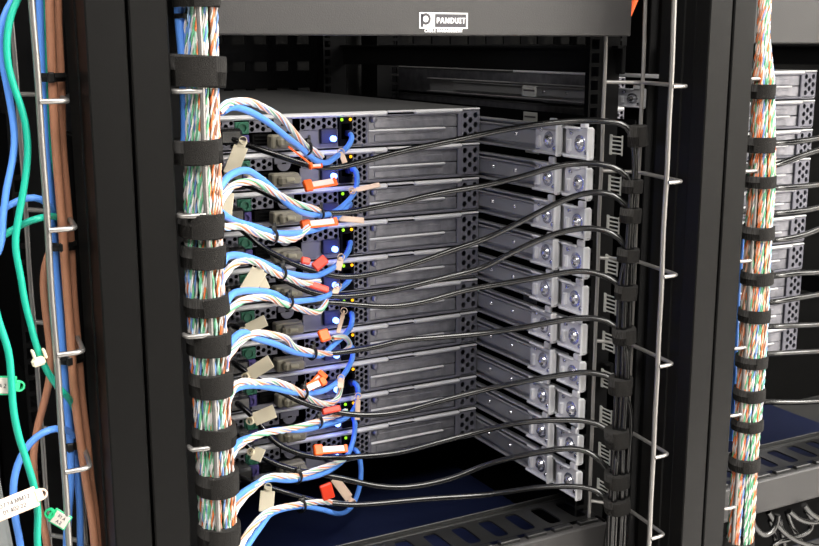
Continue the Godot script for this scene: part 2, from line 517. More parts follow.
	h4.pierced(-0.1440, 0.0040, 5, 5, 0.0066, 0.0066, 0.0028, 0.0028, 0.001, 0.002)
	h4.pierced(-0.2160, 0.0040, 10, 5, 0.0070, 0.0066, 0.0028, 0.0028, 0.001, 0.002)
	h4.box(Vector3(-0.0650, 0.0040, 0.0), Vector3(0.07, 0.0050, 0.002), 0.0004)
	obj("honeycomb_vent", h4, M.back, t)
	var sr := Shape.new()
	sr.box(Vector3(-0.0770, 0.0140, 0.0), Vector3(0.0260, 0.0120, 0.003), 0.0006)
	for k in 3: sr.box(Vector3(-0.0770, 0.0100 + 0.004 * k, 0.002), Vector3(0.0200, 0.0012, 0.002), 0.0003)
	obj("serial_port", sr, M.black, t)
	return t

func uid_lamp(at: Vector3, n: String) -> void:
	var l := OmniLight3D.new()
	l.name = numbered("identification_glow"); l.position = at
	l.light_color = Color(0.25, 0.32, 1.0); l.light_energy = 0.0006; l.light_size = 0.003
	l.omni_range = 4.0; l.omni_attenuation = 2.0; l.shadow_enabled = true
	add_child(l, true)

func make_slide_rail() -> Node3D:
	var t := Node3D.new()
	t.name = numbered("slide_rail"); add_child(t, true)
	# local origin: rail centre height on the mounting plane x, running back along -z
	var r := Shape.new()
	r.box(Vector3(0.0040, 0, -0.30), Vector3(0.0020, 0.0340, 0.47), 0.0006)
	for s in [-1.0, 1.0]: r.box(Vector3(0.0005, s * 0.0155, -0.30), Vector3(0.0080, 0.0030, 0.47), 0.0012)
	obj("outer_rail", r, M.rail, t)
	var i := Shape.new()
	i.box(Vector3(-0.0010, 0, -0.27), Vector3(0.0030, 0.0180, 0.37), 0.0012)
	i.box(Vector3(-0.0022, 0.0105, -0.27), Vector3(0.0040, 0.0022, 0.37), 0.0009)
	var inner := obj("inner_rail", i, M.rail, t)
	for z in [-0.175, -0.225]:
		var s := Shape.new()
		s.lathe(Vector3(-0.0025, 0.001, z), PackedVector2Array([Vector2(0, 0.0020), Vector2(0.0022, 0.0014), Vector2(0.0028, 0.0)]), Basis(Vector3.BACK, PI / 2), 10)
		obj("rivet", s, M.bright, inner)
	# two catch blocks with domed pins, ears and a raised rim
	for k in 2:
		var z0 := -0.108 if k == 0 else -0.049
		var b := Shape.new()
		var w := 0.052 if k == 0 else 0.050
		b.box(Vector3(-0.0015, 0, z0), Vector3(0.0030, 0.0345, w), 0.0012)
		var lip := Shape.new()
		lip.box(Vector3(-0.0050, 0.0, z0 + w * 0.5 - 0.0022), Vector3(0.0085, 0.0370, 0.0036), 0.0014)
		b.box(Vector3(-0.0042, -0.0160, z0), Vector3(0.0060, 0.0032, w), 0.0012)
		b.box(Vector3(-0.0042, 0.0160, z0 - w * 0.18), Vector3(0.0060, 0.0030, w * 0.55), 0.0012)
		b.box(Vector3(-0.0030, 0.0205, z0 + w * 0.20), Vector3(0.0050, 0.0080, 0.0110), 0.0012)
		b.box(Vector3(-0.0046, -0.004, z0 - w * 0.30), Vector3(0.0050, 0.0150, 0.0060), 0.0016)
		var block := obj("catch_block", b, M.clear, t)
		obj("lip", lip, M.edge, block)
		var d := Shape.new()
		d.lathe(Vector3(-0.0025, -0.001, z0 + 0.002), PackedVector2Array([Vector2(0, 0.0068), Vector2(0.0030, 0.0062), Vector2(0.0058, 0.0040), Vector2(0.0070, 0.0012), Vector2(0.0098, 0.0010), Vector2(0.0102, 0.0)]), Basis(Vector3.BACK, PI / 2), 16)
		d.lathe(Vector3(-0.0025, 0.0105, z0 - 0.013), PackedVector2Array([Vector2(0, 0.0030), Vector2(0.0022, 0.0026), Vector2(0.0034, 0.0)]), Basis(Vector3.BACK, PI / 2), 10)
		d.lathe(Vector3(-0.0025, -0.0100, z0 + 0.014), PackedVector2Array([Vector2(0, 0.0030), Vector2(0.0022, 0.0026), Vector2(0.0034, 0.0)]), Basis(Vector3.BACK, PI / 2), 10)
		obj("pin", d, M.bright, block)
	# slotted flange on the post
	var f := Shape.new()
	for k in 5: f.box(Vector3(0.0135, -0.0090 + k * 0.0045, -0.0030), Vector3(0.0012, 0.0016, 0.018), 0.0003)
	f.box(Vector3(0.0135, 0, -0.0130), Vector3(0.0014, 0.0220, 0.0040), 0.0004)
	f.box(Vector3(0.0135, 0, 0.0060), Vector3(0.0014, 0.0220, 0.0020), 0.0004)
	obj("slotted_flange", f, M.flange, t)
	return t

# ------------------------------------------------------------------ wire cages
func wire_cage(x: float, side: float, ys: Array, label: String) -> void:
	# side +1: cage at the right of its rack (mounted on the post at larger x)
	var t := thing("wire_cage", label, "cable manager", Vector3(x, 0, 0))
	var rng := RandomNumberGenerator.new()
	rng.seed = 7
	var ups := [[0.2285, -0.013], [0.2537, 0.020], [0.2260, 0.0960]]
	for u in ups:
		var p := PackedVector3Array()
		for k in 27:
			var y := 0.55 + k * 0.045
			var near: float = 1.0
			for q in ys: near = min(near, absf(y - q))
			var j := 0.0006 if near < 0.02 else -0.0006
			p.append(Vector3(u[0] * side + j, y, u[1] + j * 0.5))
		var s := Shape.new()
		s.tube(smooth(p, 0.02), 0.0026 if u[1] > 0.05 else 0.0021, 10)
		obj("upright_wire", s, M.wire, t)
	for y in ys:
		var q := PackedVector3Array([Vector3(0.2285, y, -0.015), Vector3(0.245, y, 0.004), Vector3(0.2535, y, 0.018), Vector3(0.2535, y, 0.028), Vector3(0.2475, y - 0.001, 0.088), Vector3(0.2460, y - 0.001, 0.0950), Vector3(0.2420, y - 0.001, 0.0980), Vector3(0.2260, y - 0.001, 0.0985)])
		for i in q.size(): q[i].x *= side
		var r := Shape.new()
		r.tube(smooth(q, 0.004), 0.0021, 10)
		obj("rung", r, M.wire, t)

# ------------------------------------------------------------------ cables
func patch_cable(a: Array, label: String) -> void:
	var p := smooth(P(a), 0.005)
	var t := thing("blue_patch_cable", label, "cable", Vector3.ZERO, "blue patch cables of the server stack")
	var s := Shape.new()
	s.tube(p, 0.0032, 10)
	obj("jacket", s, M.blue, t)
	var e := p[p.size() - 1]
	var g := Shape.new()
	g.box(e + Vector3(0, 0, 0.002), Vector3(0.0090, 0.0070, 0.009), 0.0012)
	obj("plug", g, M.port_blue, t)

func twisted_lead(a: Array, label: String, k: int) -> void:
	var p := smooth(P(a), 0.0025)
	var t := thing("twisted_lead", label, "cable", Vector3.ZERO, "multicoloured leads of the server stack")
	var cs := [M.orange_wire, M.white_wire, M.mint_wire, M.white_wire, M.peach_wire, M.sky_wire, M.orange_wire, M.white_wire, M.green_wire, M.white_wire, M.blue_wire, M.peach_wire]
	if k % 3 == 1: cs = [M.peach_wire, M.white_wire, M.orange_wire, M.white_wire, M.blue_wire, M.peach_wire, M.white_wire, M.sky_wire, M.orange_wire, M.white_wire, M.mint_wire, M.green_wire]
	for i in 12:
		var s := Shape.new()
		s.tube(strand(p, 0.0020 + 0.0006 * (i % 2), TAU * i / 12.0 + k, 0.125 + 0.02 * (k % 3)), 0.00085, 5)
		obj("strand", s, cs[i], t)

func cable_tie(at: Vector3, label: String) -> void:
	var t := thing("cable_tie", label, "cable tie", at, "black cable ties of the server stack")
	var s := Shape.new()
	s.lathe(Vector3.ZERO, PackedVector2Array([Vector2(0.0056, -0.0024), Vector2(0.0070, -0.0024), Vector2(0.0072, 0.0), Vector2(0.0070, 0.0024), Vector2(0.0056, 0.0024)]), Basis(Vector3.UP, 0.8) * Basis(Vector3.BACK, PI / 2), 16, 1.12, 0.85)
	obj("loop", s, M.tie, t)
	var h := Shape.new()
	h.box(Vector3(0.0, 0.0080, 0.002), Vector3(0.0055, 0.0050, 0.0060), 0.0010)
	h.box(Vector3(0.0015, 0.0115, 0.003), Vector3(0.0030, 0.0040, 0.0016), 0.0004)
	obj("tie_head", h, M.tie, t)

func power_cable(a: Array, label: String) -> void:
	var raw := P(a)
	var p := smooth(raw, 0.008)
	var t := thing("power_cord", label, "cable", Vector3.ZERO, "black power cords of the server stack")
	var s := Shape.new()
	s.tube(p, 0.0034, 10)
	obj("jacket", s, M.cord, t)
	var g := Shape.new()
	g.box(raw[0] + Vector3(0, 0, -0.002), Vector3(0.027, 0.018, 0.030), 0.0030)
	obj("plug", g, M.cord, t)

func loose_cable(a: Array, r: float, m: String, label: String, group := "") -> void:
	var s := Shape.new()
	s.tube(smooth(P(a), 0.006), r, 10)
	var o := obj({"teal": "teal_patch_cable", "blue": "blue_patch_cable", "brown": "brown_cable", "cord": "power_cord", "orange": "orange_cable"}[m], s, M[m])
	tag(o, label, "cable", group)

func strap(at: Vector3, rx: float, rz: float, h: float, tilt: float, label: String, group: String) -> void:
	var t := thing("cable_strap", label, "strap", at, group)
	var b := Basis(Vector3(0, 0, 1), -tilt * 0.5)
	var e := h * 0.5
	var s := Shape.new()
	s.lathe(Vector3.ZERO, PackedVector2Array([Vector2(0.0, -e * 0.8), Vector2(0.93, -e * 0.9), Vector2(0.98, -e), Vector2(1.0, -e * 0.85), Vector2(1.015, 0), Vector2(1.0, e * 0.85), Vector2(0.98, e), Vector2(0.93, e * 0.9), Vector2(0.0, e * 0.8)]), b, 28, rx, rz)
	obj("wrap", s, M.velcro, t)
	# overlapping free end: a second, shorter turn slightly proud and skewed
	var f := Shape.new()
	var start := fposmod(at.y * 37.0, 1.0) * 0.7 + 0.5
	var b2 := Basis(Vector3(0, 0, 1), -tilt * 0.5 + (0.07 if fposmod(at.y * 91.0, 1.0) > 0.5 else -0.05))
	var n := 12
	for k in n:
		var q := []
		for j in [[k, -1], [k + 1, -1], [k + 1, 1], [k, 1]]:
			var ang: float = start + 1.5 * j[0] / n
			q.append(b2 * Vector3(cos(ang) * rx * 1.035, j[1] * e * 0.92, sin(ang) * rz * 1.04))
		var am := start + 1.5 * (k + 0.5) / n
		f.quad(q[0], q[1], q[2], q[3], b2 * Vector3(cos(am), 0, sin(am)))
		for side in [[0, 1], [3, 2]]:
			f.quad(q[side[0]], q[side[1]], q[side[1]] * Vector3(0.95, 1, 0.95), q[side[0]] * Vector3(0.95, 1, 0.95), Vector3(0, -1 if side[0] == 0 else 1, 0))
		if k == 0: f.quad(q[0], q[3], q[3] * Vector3(0.95, 1, 0.95), q[0] * Vector3(0.95, 1, 0.95), q[0] - q[1])
		if k == n - 1: f.quad(q[1], q[2], q[2] * Vector3(0.95, 1, 0.95), q[1] * Vector3(0.95, 1, 0.95), q[1] - q[0])
	obj("free_end", f, M.velcro, t)

func wire_bundle(which: String, at: Vector3, seed_: int, lean: Array) -> void:
	# lean: rows of (height, sideways shift, girth) that the bundle follows
	var rng := RandomNumberGenerator.new()
	rng.seed = seed_
	var spots := []
	for ring in [[0.0154, 34], [0.0122, 22]]:
		for k in ring[1]: spots.append([ring[0], TAU * (k + rng.randf() * 0.3) / ring[1]])
	for i in spots.size():
		var c: String = ["orange", "green", "blue", "orange", "brown", "green", "blue", "green"][(i * 3 + rng.randi() % 3) % 8]
		var p := PackedVector3Array()
		var ph := rng.randf() * TAU
		for k in 34:
			var y := 0.82 + k * 0.024
			var a: float = spots[i][1] + 0.20 * sin(y * 9.0 + ph)
			var dx := 0.0
			var girth := 1.0
			for q in lean.size() - 1:
				if y >= lean[q][0] and y <= lean[q + 1][0]:
					var f: float = (y - lean[q][0]) / (lean[q + 1][0] - lean[q][0])
					dx = lerpf(lean[q][1], lean[q + 1][1], f); girth = lerpf(lean[q][2], lean[q + 1][2], f)
			var r: float = (spots[i][0] + 0.0008 * sin(y * 23.0 + ph * 2.0)) * girth
			p.append(Vector3(cos(a) * r * 1.10 + dx + 0.0012 * sin(y * 5.0), y, sin(a) * r))
		p = smooth(p, 0.0028)
		var t := thing("twisted_wire_pair", "%s and white twisted wire pair running down the %s bundle beside the %s post" % [c, which, which], "cable", at, c + " pairs of the " + which + " bundle")
		var lay := rng.randf_range(0.016, 0.026)
		for e in 2:
			var s := Shape.new()
			s.tube(strand(p, 0.0008, e * PI + ph, lay), 0.00086, 5, false)
			var pale: Material = M.white_wire if rng.randf() < 0.6 else M[{"orange": "peach_wire", "green": "mint_wire", "blue": "sky_wire", "brown": "peach_wire"}[c]]
			obj("strand", s, M[c + "_wire"] if e == 0 else pale, t)

func cable_flag(a: Vector3, b: Vector3, w: float, m: String, label: String) -> void:
	var t := thing("cable_flag", label, "cable tag", Vector3.ZERO)
	var bs := facing(a, b, Vector3(-0.35, 0.65, 1.0))
	var l := a.distance_to(b)
	var s := Shape.new()
	s.box(a.lerp(b, 0.58), Vector3(l * 0.84, w, 0.0012), 0.0005, bs)
	s.box(a.lerp(b, 0.10), Vector3(l * 0.24, w * 0.55, 0.0012), 0.0004, bs)
	obj("plate", s, M[m], t)
	var r := Shape.new()
	r.lathe(a, PackedVector2Array([Vector2(0.0034, -w * 0.22), Vector2(0.0042, -w * 0.22), Vector2(0.0044, 0), Vector2(0.0042, w * 0.22), Vector2(0.0034, w * 0.22)]), bs * Basis(Vector3.BACK, PI / 2) * Basis(Vector3.RIGHT, PI / 2), 14)
	obj("ring", r, M[m], t)

func orange_tag(a: Vector3, b: Vector3, w: float, plate: float, label: String) -> void:
	var t := thing("orange_tag", label, "cable tag", Vector3.ZERO)
	var bs := facing(a, b, Vector3(-0.35, 0.65, 1.0))
	var l := a.distance_to(b)
	var dark := label.contains("dark red") or label.contains("red-orange") or label.contains("small red")
	var m: Material = M.red if dark else M.orange
	var s := Shape.new()
	if plate > 0.0:
		s.box(a.lerp(b, 0.12), Vector3(l * 0.26, w * 1.15, 0.0060), 0.0012, bs)
		s.box(a.lerp(b, 0.60) - bs.y * plate * 0.55, Vector3(l * 0.80, plate * 0.28, 0.0030), 0.0006, bs)
		s.box(a.lerp(b, 0.96) , Vector3(l * 0.10, plate * 1.2, 0.0030), 0.0006, bs)
	else:
		s.box(a.lerp(b, 0.5), Vector3(l, w, min(0.005, w)), 0.0012, bs)
	obj("clip", s, m, t)
	if plate > 0.0:
		var p := Shape.new()
		p.box(a.lerp(b, 0.60), Vector3(l * 0.72, plate, 0.0014), 0.0005, bs)
		obj("plate", p, M.tag_white, t)

func writing(s: String, size: float, at: Vector3, basis: Basis, m: Material, parent: Node, bold := false) -> void:
	var tm := TextMesh.new()
	var f := SystemFont.new()
	f.font_names = PackedStringArray(["Droid Sans"])
	if bold: f.font_weight = 700
	tm.font = f; tm.text = s; tm.font_size = 32; tm.pixel_size = size / 24.0; tm.depth = 0.0004
	tm.horizontal_alignment = HORIZONTAL_ALIGNMENT_CENTER; tm.vertical_alignment = VERTICAL_ALIGNMENT_CENTER
	var o := MeshInstance3D.new()
	o.name = "lettering"; o.mesh = tm; o.material_override = m
	o.transform = Transform3D(basis, at)
	parent.add_child(o, true)

# ------------------------------------------------------------------ build
func _ready() -> void:
	var cam := Camera3D.new()
	cam.name = "camera"
	cam.position = Vector3(-0.5359, 1.4803, 0.9511)
	cam.rotation_degrees = Vector3(-11.8, -28.5, 0)
	cam.fov = 27.88; cam.near = 0.02
	add_child(cam)
	cam.current = true

	var env := Environment.new()
	env.background_mode = Environment.BG_COLOR
	env.background_color = Color(0.02, 0.02, 0.02)
	env.ambient_light_source = Environment.AMBIENT_SOURCE_DISABLED
	env.tonemap_mode = Environment.TONE_MAPPER_LINEAR
	env.tonemap_exposure = 0.62
	env.sdfgi_enabled = true; env.ssao_enabled = true; env.ssil_enabled = true
	var we := WorldEnvironment.new()
	we.name = "world"; we.environment = env
	add_child(we)

	make_materials()

	# ceiling lamps over the aisle
	var lamps := [[-1.9, 0.8], [0.1, 0.75], [2.0, 0.8], [-0.9, 1.55], [1.0, 1.55], [2.4, 2.0], [3.4, 1.2], [3.2, 2.4], [1.8, 2.6]]
	for q in lamps:
		var t := thing("ceiling_lamp", "flat white ceiling lamp above the aisle, out of the picture", "lamp", Vector3(q[0], 2.68, q[1]), "ceiling lamps above the aisle")
		var fr := Shape.new()
		for s in [-1.0, 1.0]:
			fr.box(Vector3(s * 0.605, 0, 0), Vector3(0.02, 0.04, 0.62), 0.003)
			fr.box(Vector3(0, 0, s * 0.305), Vector3(1.20, 0.04, 0.02), 0.003)
		obj("frame", fr, M.ceiling, t)
		var df := Shape.new()
		df.box(Vector3(0, 0.005, 0), Vector3(1.19, 0.01, 0.59))
		obj("diffuser", df, M.lamp, t)
		var al := AreaLight3D.new()
		al.name = "lamp_light"
		al.area_size = Vector2(1.18, 0.58)
		al.light_energy = 5.5 if q[0] < 2.2 and q[1] < 2.0 else 13.0; al.light_color = Color(1.0, 0.985, 0.965)
		al.area_range = 8.0; al.area_attenuation = 2.0; al.shadow_enabled = true
		al.rotation_degrees = Vector3(-90, 0, 0); al.position = Vector3(0, -0.006, 0)
		t.add_child(al)

	# ---- room
	var fl := Shape.new()
	fl.box(Vector3(0.2, -0.06, 0.4), Vector3(8.2, 0.10, 5.4))
	var floor_node := struct("floor", fl, M.joint)
	var tile := Shape.new()
	tile.box(Vector3(0, -0.005, 0), Vector3(0.597, 0.011, 0.597), 0.001)
	var tile_mesh := tile.mesh()
	for i in 11:
		for j in 4: obj("tile", tile_mesh, M.floor, floor_node, Vector3(-3.0 + i * 0.6, 0, 0.42 + j * 0.6))
	var ce := Shape.new()
	ce.box(Vector3(0.2, 2.76, 0.4), Vector3(8.2, 0.10, 5.4))
	struct("ceiling", ce, M.ceiling)
	var w1 := Shape.new()
	w1.box(Vector3(0.2, 1.35, -2.25), Vector3(8.2, 2.9, 0.10))
	struct("wall_back", w1, M.dark_wall)
	var w2 := Shape.new()
	w2.box(Vector3(0.2, 1.35, 3.05), Vector3(8.2, 2.9, 0.10))
	struct("wall_front", w2, M.wall)
	var w3 := Shape.new()
	w3.box(Vector3(-3.85, 1.35, 0.4), Vector3(0.10, 2.9, 5.4))
	struct("wall_left", w3, M.wall)
	var w4 := Shape.new()
	w4.box(Vector3(4.25, 1.35, 0.4), Vector3(0.10, 2.9, 5.4))
	struct("wall_right", w4, M.wall)
	# the row of cabinets across the aisle, behind the photographer
	for k in 5:
		var o := thing("cabinet", "plain black cabinet across the aisle, out of the picture", "cabinet", Vector3(-2.6 + k * 0.62, 0, 2.35), "cabinets across the aisle")
		var cb := Shape.new()
		cb.box(Vector3(0, 1.02, 0), Vector3(0.60, 2.04, 0.9), 0.004)
		obj("body", cb, M.powder, o)
		var dr := Shape.new()
		dr.box(Vector3(0, 1.02, -0.46), Vector3(0.56, 1.94, 0.02), 0.003)
		obj("door", dr, M.black, o)

	# ---- the three racks
	var r0 := make_rack()
	r0.position = Vector3(-0.0139, 0, 0)
	tag(r0, "black open rack in the middle holding the tall stack of ten servers", "rack", "racks")
	for s in [[-PITCH, "black rack at the left picture edge holding teal, blue and brown cables"], [PITCH, "black rack at the right picture edge holding the second server stack"]]:
		var d := r0.duplicate()
		d.name = numbered("equipment_rack"); add_child(d, true)
		d.position = Vector3(-0.0139 + s[0], 0, 0)
		tag(d, s[1], "rack", "racks")
	side_shield(0.2885, "black side panel between the middle rack and the right rack")
	side_shield(-0.3215, "black side panel between the left rack and the middle rack")

	# ---- horizontal cable managers
	var cp := cover_panel(0.002, 1.4875, 0.088, "wide dark grey cable manager cover with a white printed logo")
	cover_panel(0.002 + PITCH, 1.4800, 0.088, "dark grey cable manager cover at the top right picture corner")
	# printed logo on the cover
	var z := 0.0082
	var lb := Shape.new()
	lb.box(Vector3(0.0118, 0.0142, z), Vector3(0.0540, 0.0150, 0.0004))
	var ground := obj("logo_ground", lb, M.sign_white, cp)
	var lp := Shape.new()
	lp.box(Vector3(0.0193, 0.0142, z + 0.0003), Vector3(0.0350, 0.0125, 0.0004))
	lp.box(Vector3(-0.0126, 0.0142, z + 0.0003), Vector3(0.0030, 0.0125, 0.0004))
	for k in 20:
		var a0 := -PI / 2 + PI * 1.0 * k / 20.0 * 2.0
		var a1 := a0 + TAU / 20.0
		var c0 := Vector3(-0.0084, 0.0156, z + 0.0005)
		lp.quad(c0 + Vector3(cos(a0), sin(a0), 0) * 0.0030, c0 + Vector3(cos(a0), sin(a0), 0) * 0.0056, c0 + Vector3(cos(a1), sin(a1), 0) * 0.0056, c0 + Vector3(cos(a1), sin(a1), 0) * 0.0030, Vector3(0, 0, 1))
	obj("logo_mark", lp, M.sign_dark, ground)
	writing("PANDUIT", 0.0056, Vector3(0.0193, 0.0142, z + 0.0006), Basis.IDENTITY, M.sign_white, ground, true)
	writing("CABLE MANAGEMENT", 0.0031, Vector3(0.0118, 0.0046, z), Basis.IDENTITY, M.sign_white, ground, true)
	slotted_tray(0.002, 0.9330, "black slotted cable tray with grey front cover under the tall server stack")
	slotted_tray(0.002 + PITCH, 0.9350, "black slotted cable tray with light grey front cover at the right picture edge")

	# ---- the servers
	var ord := ["topmost", "second", "third", "fourth", "fifth", "sixth", "seventh", "eighth", "ninth", "lowest"]
	var sv := make_server()
	for k in 10:
		var o: Node3D = sv
		if k > 0:
			o = sv.duplicate(); o.name = numbered("rack_server"); add_child(o, true)
		o.position = Vector3(0.0, STACK_TOP - U * k - 0.0425, -0.25)
		tag(o, "grey steel rack server, %s of the ten in the middle rack" % ord[k], "server", "servers in the middle rack")
		if k > 0 and k < 9: uid_lamp(o.position + Vector3(0.0095, 0.0120, 0.016), "")
		if k == 0: uid_lamp(o.position + Vector3(0.0095, 0.0120, 0.016), "")
	for k in 10:
		var o := sv.duplicate()
		o.name = numbered("rack_server"); add_child(o, true)
		o.position = Vector3(0.604, STACK_TOP + 0.040 - U * k - 0.0425, -0.25)
		tag(o, "grey steel rack server, %s of the ten at the right picture edge" % ord[k], "server", "servers in the right rack")
	for q in [[0.0, 0.880, "dark blue device with a flat top below the tall server stack"], [PITCH, 0.880, "dark blue device with a flat top below the right-hand server stack"]]:
		var dv := thing("blue_device", q[2], "device", Vector3(q[0] + 0.01, q[1], -0.09))
		var db := Shape.new()
		db.box(Vector3(0, -0.06, -0.33), Vector3(0.470, 0.12, 0.66), 0.003)
		obj("body", db, M.device_blue, dv)
		var dp := Shape.new()
		dp.box(Vector3(0, -0.06, 0.001), Vector3(0.46, 0.11, 0.004), 0.001)
		obj("rear_plate", dp, M.black, dv)

	# ---- slide rails beside the stack
	var sr := make_slide_rail()
	for k in 11:
		var o: Node3D = sr
		if k > 0:
			o = sr.duplicate(); o.name = numbered("slide_rail"); add_child(o, true)
		if k < 10:
			o.position = Vector3(0.2220, STACK_TOP - U * k - 0.0285, 0.0064)
			tag(o, "silver slide rail with two clear catch blocks beside the %s server" % ord[k], "slide rail", "slide rails of the middle rack")
		else:
			o.position = Vector3(0.313, 1.4180, -0.016); o.scale = Vector3(1.0, 0.62, 1.0)
			tag(o, "bluish slide rail seen through the wire cage at the upper right", "slide rail")

	var sh := thing("metal_shelf", "dark metal shelf with a bright edge seen through the wire cage at the upper right", "shelf", Vector3(0.34, 1.4440, -0.14))
	var sp := Shape.new()
	sp.box(Vector3(0.004, 0, 0), Vector3(0.072, 0.003, 0.33), 0.0005)
	obj("plate", sp, M.cover, sh)
	var se := Shape.new()
	se.box(Vector3(-0.034, 0.0, 0), Vector3(0.004, 0.0045, 0.33), 0.001)
	obj("edge", se, M.edge, sh)

	# ---- wire cages
	var ys := [1.4390, 1.3425, 1.2445, 1.1480, 1.0465, 0.9530]
	wire_cage(0.0, 1.0, ys, "silver wire cage between the slide rails and the right-hand post")
	wire_cage(-PITCH, 1.0, ys, "silver wire cage holding teal, blue and brown cables at the left")
	wire_post(-0.2655, [1.4440, 1.3470, 1.2490, 1.1530], 1.60, 0.0200, 0.0165, "silver wire guide strapped into the left multicoloured bundle")
	wire_post(0.3435, [1.4440, 1.3480, 1.2510, 1.1540, 1.0770, 0.9670], 1.60, 0.0210, 0.0040, "silver wire guide strapped into the right multicoloured bundle")

	# ---- cables
	wire_bundle("left", Vector3(-0.2605, 0, 0.1), 20, [[0.7, 0.0025, 0.84], [1.1, 0.0005, 0.84], [1.3, -0.0040, 0.86], [1.42, -0.0015, 0.76], [1.48, 0.0, 0.72], [1.7, 0.0, 0.72]])
	wire_bundle("right", Vector3(0.3565, 0, 0.1), 33, [[0.7, 0.004, 0.82], [1.15, 0.0025, 0.83], [1.33, -0.001, 0.80], [1.44, -0.009, 0.62], [1.49, -0.014, 0.34], [1.7, -0.018, 0.3]])
	patch_cable([-241.5,1426,92, -224.5,1428.5,68, -195,1422,26, -158,1408,-22.5, -124.5,1391,-63.5, -93.5,1375.5,-100, -68,1360.5,-128, -39.5,1351,-158.5, -9.5,1355.5,-188.5, 19.5,1363.5,-220.5, 29.5,1372.5,-232, 31.5,1375,-246], 'blue patch cable arching from the left cable bundle to the topmost server')
	twisted_lead([-246.5,1426.5,99, -238,1432,92, -216,1432,56.5, -194.5,1430,27.5, -170.5,1423.5,-4, -135.5,1410.5,-47.5, -111.5,1395.5,-76.5, -86.5,1378,-105.5, -67.5,1369,-126.5, -48,1360,-147.5], 'multicoloured twisted lead arching from the left bundle towards the topmost server', 0)
	patch_cable([-249,1363,96.5, -241,1370,90, -224.5,1372.5,65, -198.5,1370,28.5, -172,1357,-7, -146,1340.5,-39.5, -120,1322,-71, -88.5,1306,-107, -54,1296,-144.5, -24.5,1292,-174.5, 6,1296.5,-205, 32.5,1305.5,-233, 36.5,1319.5,-233.5, 33,1334.5,-233, 31.5,1330.5,-246], 'blue patch cable arching from the left cable bundle to the second server')
	twisted_lead([-254,1340,102, -249.5,1351,99, -243,1359,94, -226.5,1362.5,69, -204,1361,37, -180,1355,5.5, -147.5,1339,-35.5, -107,1320.5,-84, -75,1309,-119.5, -51,1300,-145], 'multicoloured twisted lead arching from the left bundle towards the second server', 1)
	patch_cable([-251.5,1349,98, -242,1341.5,90, -222,1330.5,58.5, -185.5,1315.5,9, -147,1299.5,-39.5, -107,1289,-86.5, -74,1283,-123.5, -45,1281,-153.5, -20,1283,-179.5, 3.5,1290,-202.5, 21.5,1294,-224.5, 31.5,1286,-246], 'blue patch cable arching from the left cable bundle to the third server')
	twisted_lead([-255,1338.5,102, -244,1332.5,94, -217.5,1325.5,54, -203.5,1319.5,35, -185,1310,10.5, -162.5,1300.5,-18.5, -141,1292,-45, -118.5,1285,-72, -99.5,1284,-93.5, -80,1289,-114.5], 'multicoloured twisted lead arching from the left bundle towards the third server', 2)
	patch_cable([-249,1295,94, -243.5,1305,90, -227,1302.5,65, -203,1293,31, -169.5,1276.5,-13, -136,1258,-54, -103,1243.5,-92.5, -66.5,1231,-132.5, -39.5,1228,-160.5, -14,1229,-186.5, 14.5,1236.5,-216.5, 22.5,1245.5,-226, 31.5,1241.5,-246], 'blue patch cable arching from the left cable bundle to the fourth server')
	twisted_lead([-255.5,1279,102, -246.5,1290,95, -232.5,1294.5,75.5, -211.5,1292.5,44.5, -184,1282,8, -154.5,1263,-29.5, -127.5,1249,-62, -92,1231.5,-103, -57,1222.5,-140.5], 'multicoloured twisted lead arching from the left bundle towards the fourth server', 3)
	patch_cable([-245,1264,90, -232,1269.5,71.5, -207.5,1263,35.5, -175,1251,-7, -148.5,1238.5,-39.5, -122.5,1222,-71, -90.5,1211.5,-107, -53.5,1202,-146.5, -19,1198.5,-181.5, 11,1200,-212.5, 24,1204.5,-228, 31.5,1197,-246], 'blue patch cable arching from the left cable bundle to the fifth server')
	twisted_lead([-255.5,1241.5,101, -250.5,1251,97, -245.5,1256,93, -225.5,1258,62.5, -202,1254,30, -164,1241,-18.5, -142.5,1228.5,-45, -113.5,1213.5,-79, -77.5,1195,-119.5, -55.5,1188.5,-142.5, -41.5,1195.5,-156.5], 'multicoloured twisted lead arching from the left bundle towards the fifth server', 4)
	patch_cable([-245,1227.5,89, -225.5,1228.5,58.5, -208.5,1225,35.5, -188.5,1210.5,9, -150,1188,-39.5, -115.5,1165.5,-80.5, -77,1145.5,-123.5, -50,1134.5,-151.5, -22.5,1136,-179.5, 7,1138.5,-209, 26,1143,-232, 27,1155.5,-232, 31.5,1153,-246], 'blue patch cable arching from the left cable bundle to the sixth server')
	twisted_lead([-254.5,1211,99, -247,1217.5,93, -233,1220,72, -212,1220.5,42, -188,1215.5,10.5, -161,1203,-23.5, -129,1185.5,-62, -111.5,1169,-82.5, -74,1148,-124, -29,1128.5,-170.5, 2,1120,-201, 17.5,1121.5,-220.5, -0.5,1138,-198.5, -26.5,1146,-173], 'multicoloured twisted lead arching from the left bundle towards the sixth server', 5)
	patch_cable([-243.5,1183.5,84.5, -223,1179.5,52.5, -194,1166.5,14, -156,1145,-33.5, -116.5,1121,-80.5, -77.5,1101.5,-123.5, -44,1090,-158.5, -12.5,1087.5,-190, 13,1093,-216.5, 27.5,1102,-232.5, 26,1114,-232, 31.5,1108.5,-246], 'blue patch cable arching from the left cable bundle to the seventh server')
	twisted_lead([-249.5,1174,94, -241.5,1181,83.5, -230,1185.5,65.5, -211.5,1180,39.5, -187.5,1166.5,8, -157.5,1153,-29.5, -128,1134.5,-64.5, -103,1115.5,-93.5, -75,1093,-124, -39,1071.5,-161.5, -15.5,1069.5,-184.5, -9.5,1082,-190.5], 'multicoloured twisted lead arching from the left bundle towards the seventh server', 6)
